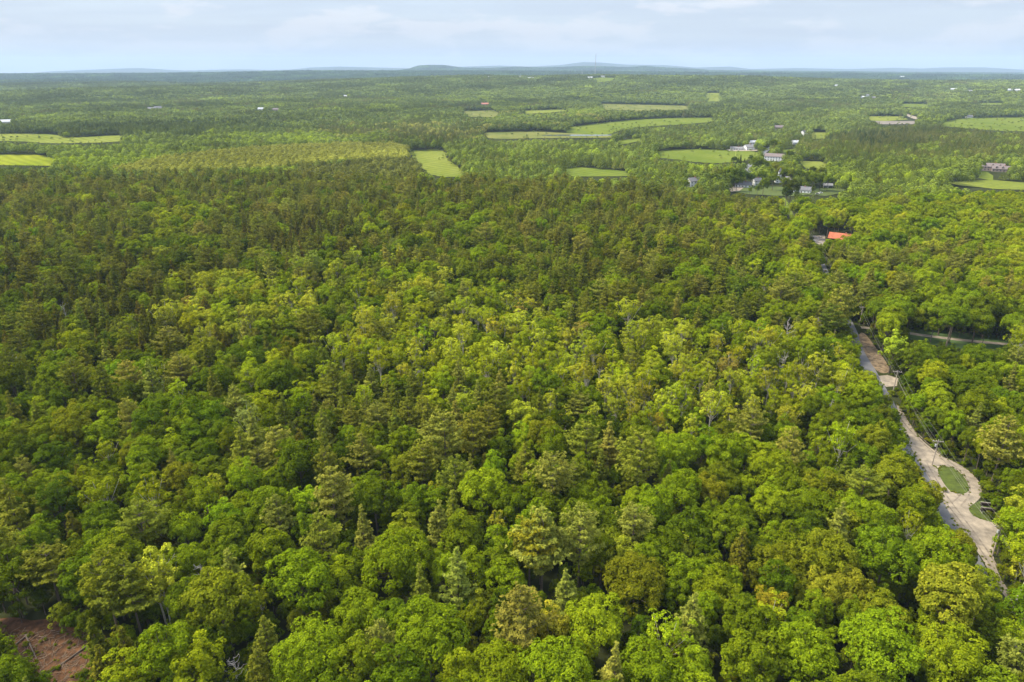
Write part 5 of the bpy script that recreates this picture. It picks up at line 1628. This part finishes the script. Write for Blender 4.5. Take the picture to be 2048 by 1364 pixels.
# the dark bench with two slats on the small grass patch
bx, by, bz = at(1974, 1028)
root = link(bpy.data.objects.new('bench', None)); root.location = (bx, by, bz); root.rotation_euler.z = math.radians(-12)
tag(root, 'dark brown two tier wooden bench on the small grass patch', 'bench')
DARKW = simple('dark_wood', (0.035, 0.022, 0.018), 0.8, 0.2, 2.0)
PALEW = simple('pale_trim', (0.5, 0.46, 0.4), 0.8, 0.1, 2.0)
for nm, y0, z0 in (('upper_board', .9, 2.2), ('lower_board', 0, 1.0)):
    b_ = MB().box(-1.9, 1.9, y0 - .3, y0 + .3, z0, z0 + .9).build(nm, DARKW, root)
    MB().box(-1.95, 1.95, y0 + .22, y0 + .34, z0 + .903, z0 + .98).build('trim', PALEW, b_)
for sx in (-1.35, 1.35):
    MB().box(sx - .09, sx + .09, -.12, .12, 0, 1.0).build('post', PALEW, root)
    MB().box(sx - .09, sx + .09, .8, 1.0, 0, 2.2).build('post', PALEW, root)

# cars parked in the village
def car(px, py, col, rot, label):
    x, y, z = at(px, py)
    root = link(bpy.data.objects.new('parked_car', None)); root.location = (x, y, z + .6 if y > 900 else z + .1); root.rotation_euler.z = math.radians(rot)
    tag(root, label, 'car', 'cars parked in the village')
    paint = simple('car_paint', col, .35, .03, 1.0, spec=.5)
    mb = MB(); mb.box(-2.2, 2.2, -.88, .88, .35, .95); mb.build('body', paint, root)
    mb = MB()
    b0 = [(-1.5, -.82, .953), (1.2, -.82, .953), (1.2, .82, .953), (-1.5, .82, .953)]; t0 = [(-1.1, -.68, 1.5), (.6, -.68, 1.5), (.6, .68, 1.5), (-1.1, .68, 1.5)]
    mb.poly(t0)
    for i in range(4): mb.poly([b0[i], b0[(i + 1) % 4], t0[(i + 1) % 4], t0[i]])
    mb.build('cabin', MATS['glass'], root)
    MB().box(-1.1, .6, -.7, .7, 1.503, 1.56).build('car_roof', paint, root)
    for wx in (-1.4, 1.4):
        for wy in (-.86, .86):
            MB().tube([(wx, wy - .1, .34), (wx, wy + .1, .34)], .34, 10).build('wheel', MATS['glass'], root)


car(1641, 387, (.6, .6, .6), 20, 'white car parked on the grass of the village lawn')
car(1635, 389, (.30, .28, .26), -10, 'grey car parked left of the white one on the village lawn')
car(1584, 318.5, (.8, .8, .8), 5, 'white car on the grass behind the colonial house')
car(1480, 301, (.7, .7, .7), 0, 'pale car in the gravel yard beside the low white barn')
car(1461, 302, (.8, .8, .78), 10, 'white car at the left end of the gravel yard')

# flagpole in the hay meadow
x, y, z = at(1470, 318)
o_ = MB().tube([(0, 0, 0), (0, 0, 12)], [.22, .14], 6).tube([(0, 0, 12), (0, 0, 12.4)], [.3, .1], 6).build('flagpole', simple('pale_yellow', (.6, .6, .2), .6)); o_.location = (x, y, z)
tag(o_, 'pale yellow pole standing at the edge of the hay meadow', 'pole')

# fallen trunks in the brown clearing
for (a, b, c_, d_, lb) in [(182, 1288, 96, 1350, 'long fallen trunk lying across the brown clearing'), (60, 1268, 20, 1300, 'short fallen trunk at the top of the brown clearing'), (52, 1272, 74, 1320, 'thin pale fallen branch in the middle of the brown clearing')]:
    p, q = at(a, b), at(c_, d_)
    o_ = MB().tube([(p[0], p[1], p[2] + .22), ((p[0] + q[0]) / 2, (p[1] + q[1]) / 2, (p[2] + q[2]) / 2 + .3), (q[0], q[1], q[2] + .2)], [.2, .16, .09], 7).build('fallen_trunk', BARK)
    tag(o_, lb, 'log', 'fallen trunks in the clearing')
# slash: broken sticks strewn over the clearing
mb = MB(); r5 = np.random.default_rng(5)
for k in range(420):
    a, b = r5.uniform(-5, 175), r5.uniform(1262, 1380)
    x, y, z = at(a, b)
    an, L = r5.uniform(0, 3.14), r5.uniform(.5, 2.2)
    mb.tube([(x, y, z + .12), (x + math.cos(an) * L, y + math.sin(an) * L, z + r5.uniform(.1, .4))], r5.uniform(.03, .07), 3)
tag(mb.build('brush_debris', simple('slash', (.20, .14, .09), .95, .4, .6)), 'broken sticks and chips strewn over the brown clearing', kind='stuff')

# ------------------------------------------------------------------ the air
HZ = MB().box(-27000, 27000, -1500, 26500, -40, 520)
m, n, l = new_mat('haze')
v = N(n, 'ShaderNodeVolumePrincipled')
v.inputs['Color'].default_value = (0.56, 0.74, 0.96, 1)
v.inputs['Density'].default_value = 4.7e-5
v.inputs['Anisotropy'].default_value = 0.0
o = N(n, 'ShaderNodeOutputMaterial'); l.new(v.outputs[0], o.inputs['Volume'])
hz = HZ.build('haze', m)
tag(hz, 'pale blue summer haze filling the valley air', kind='stuff')
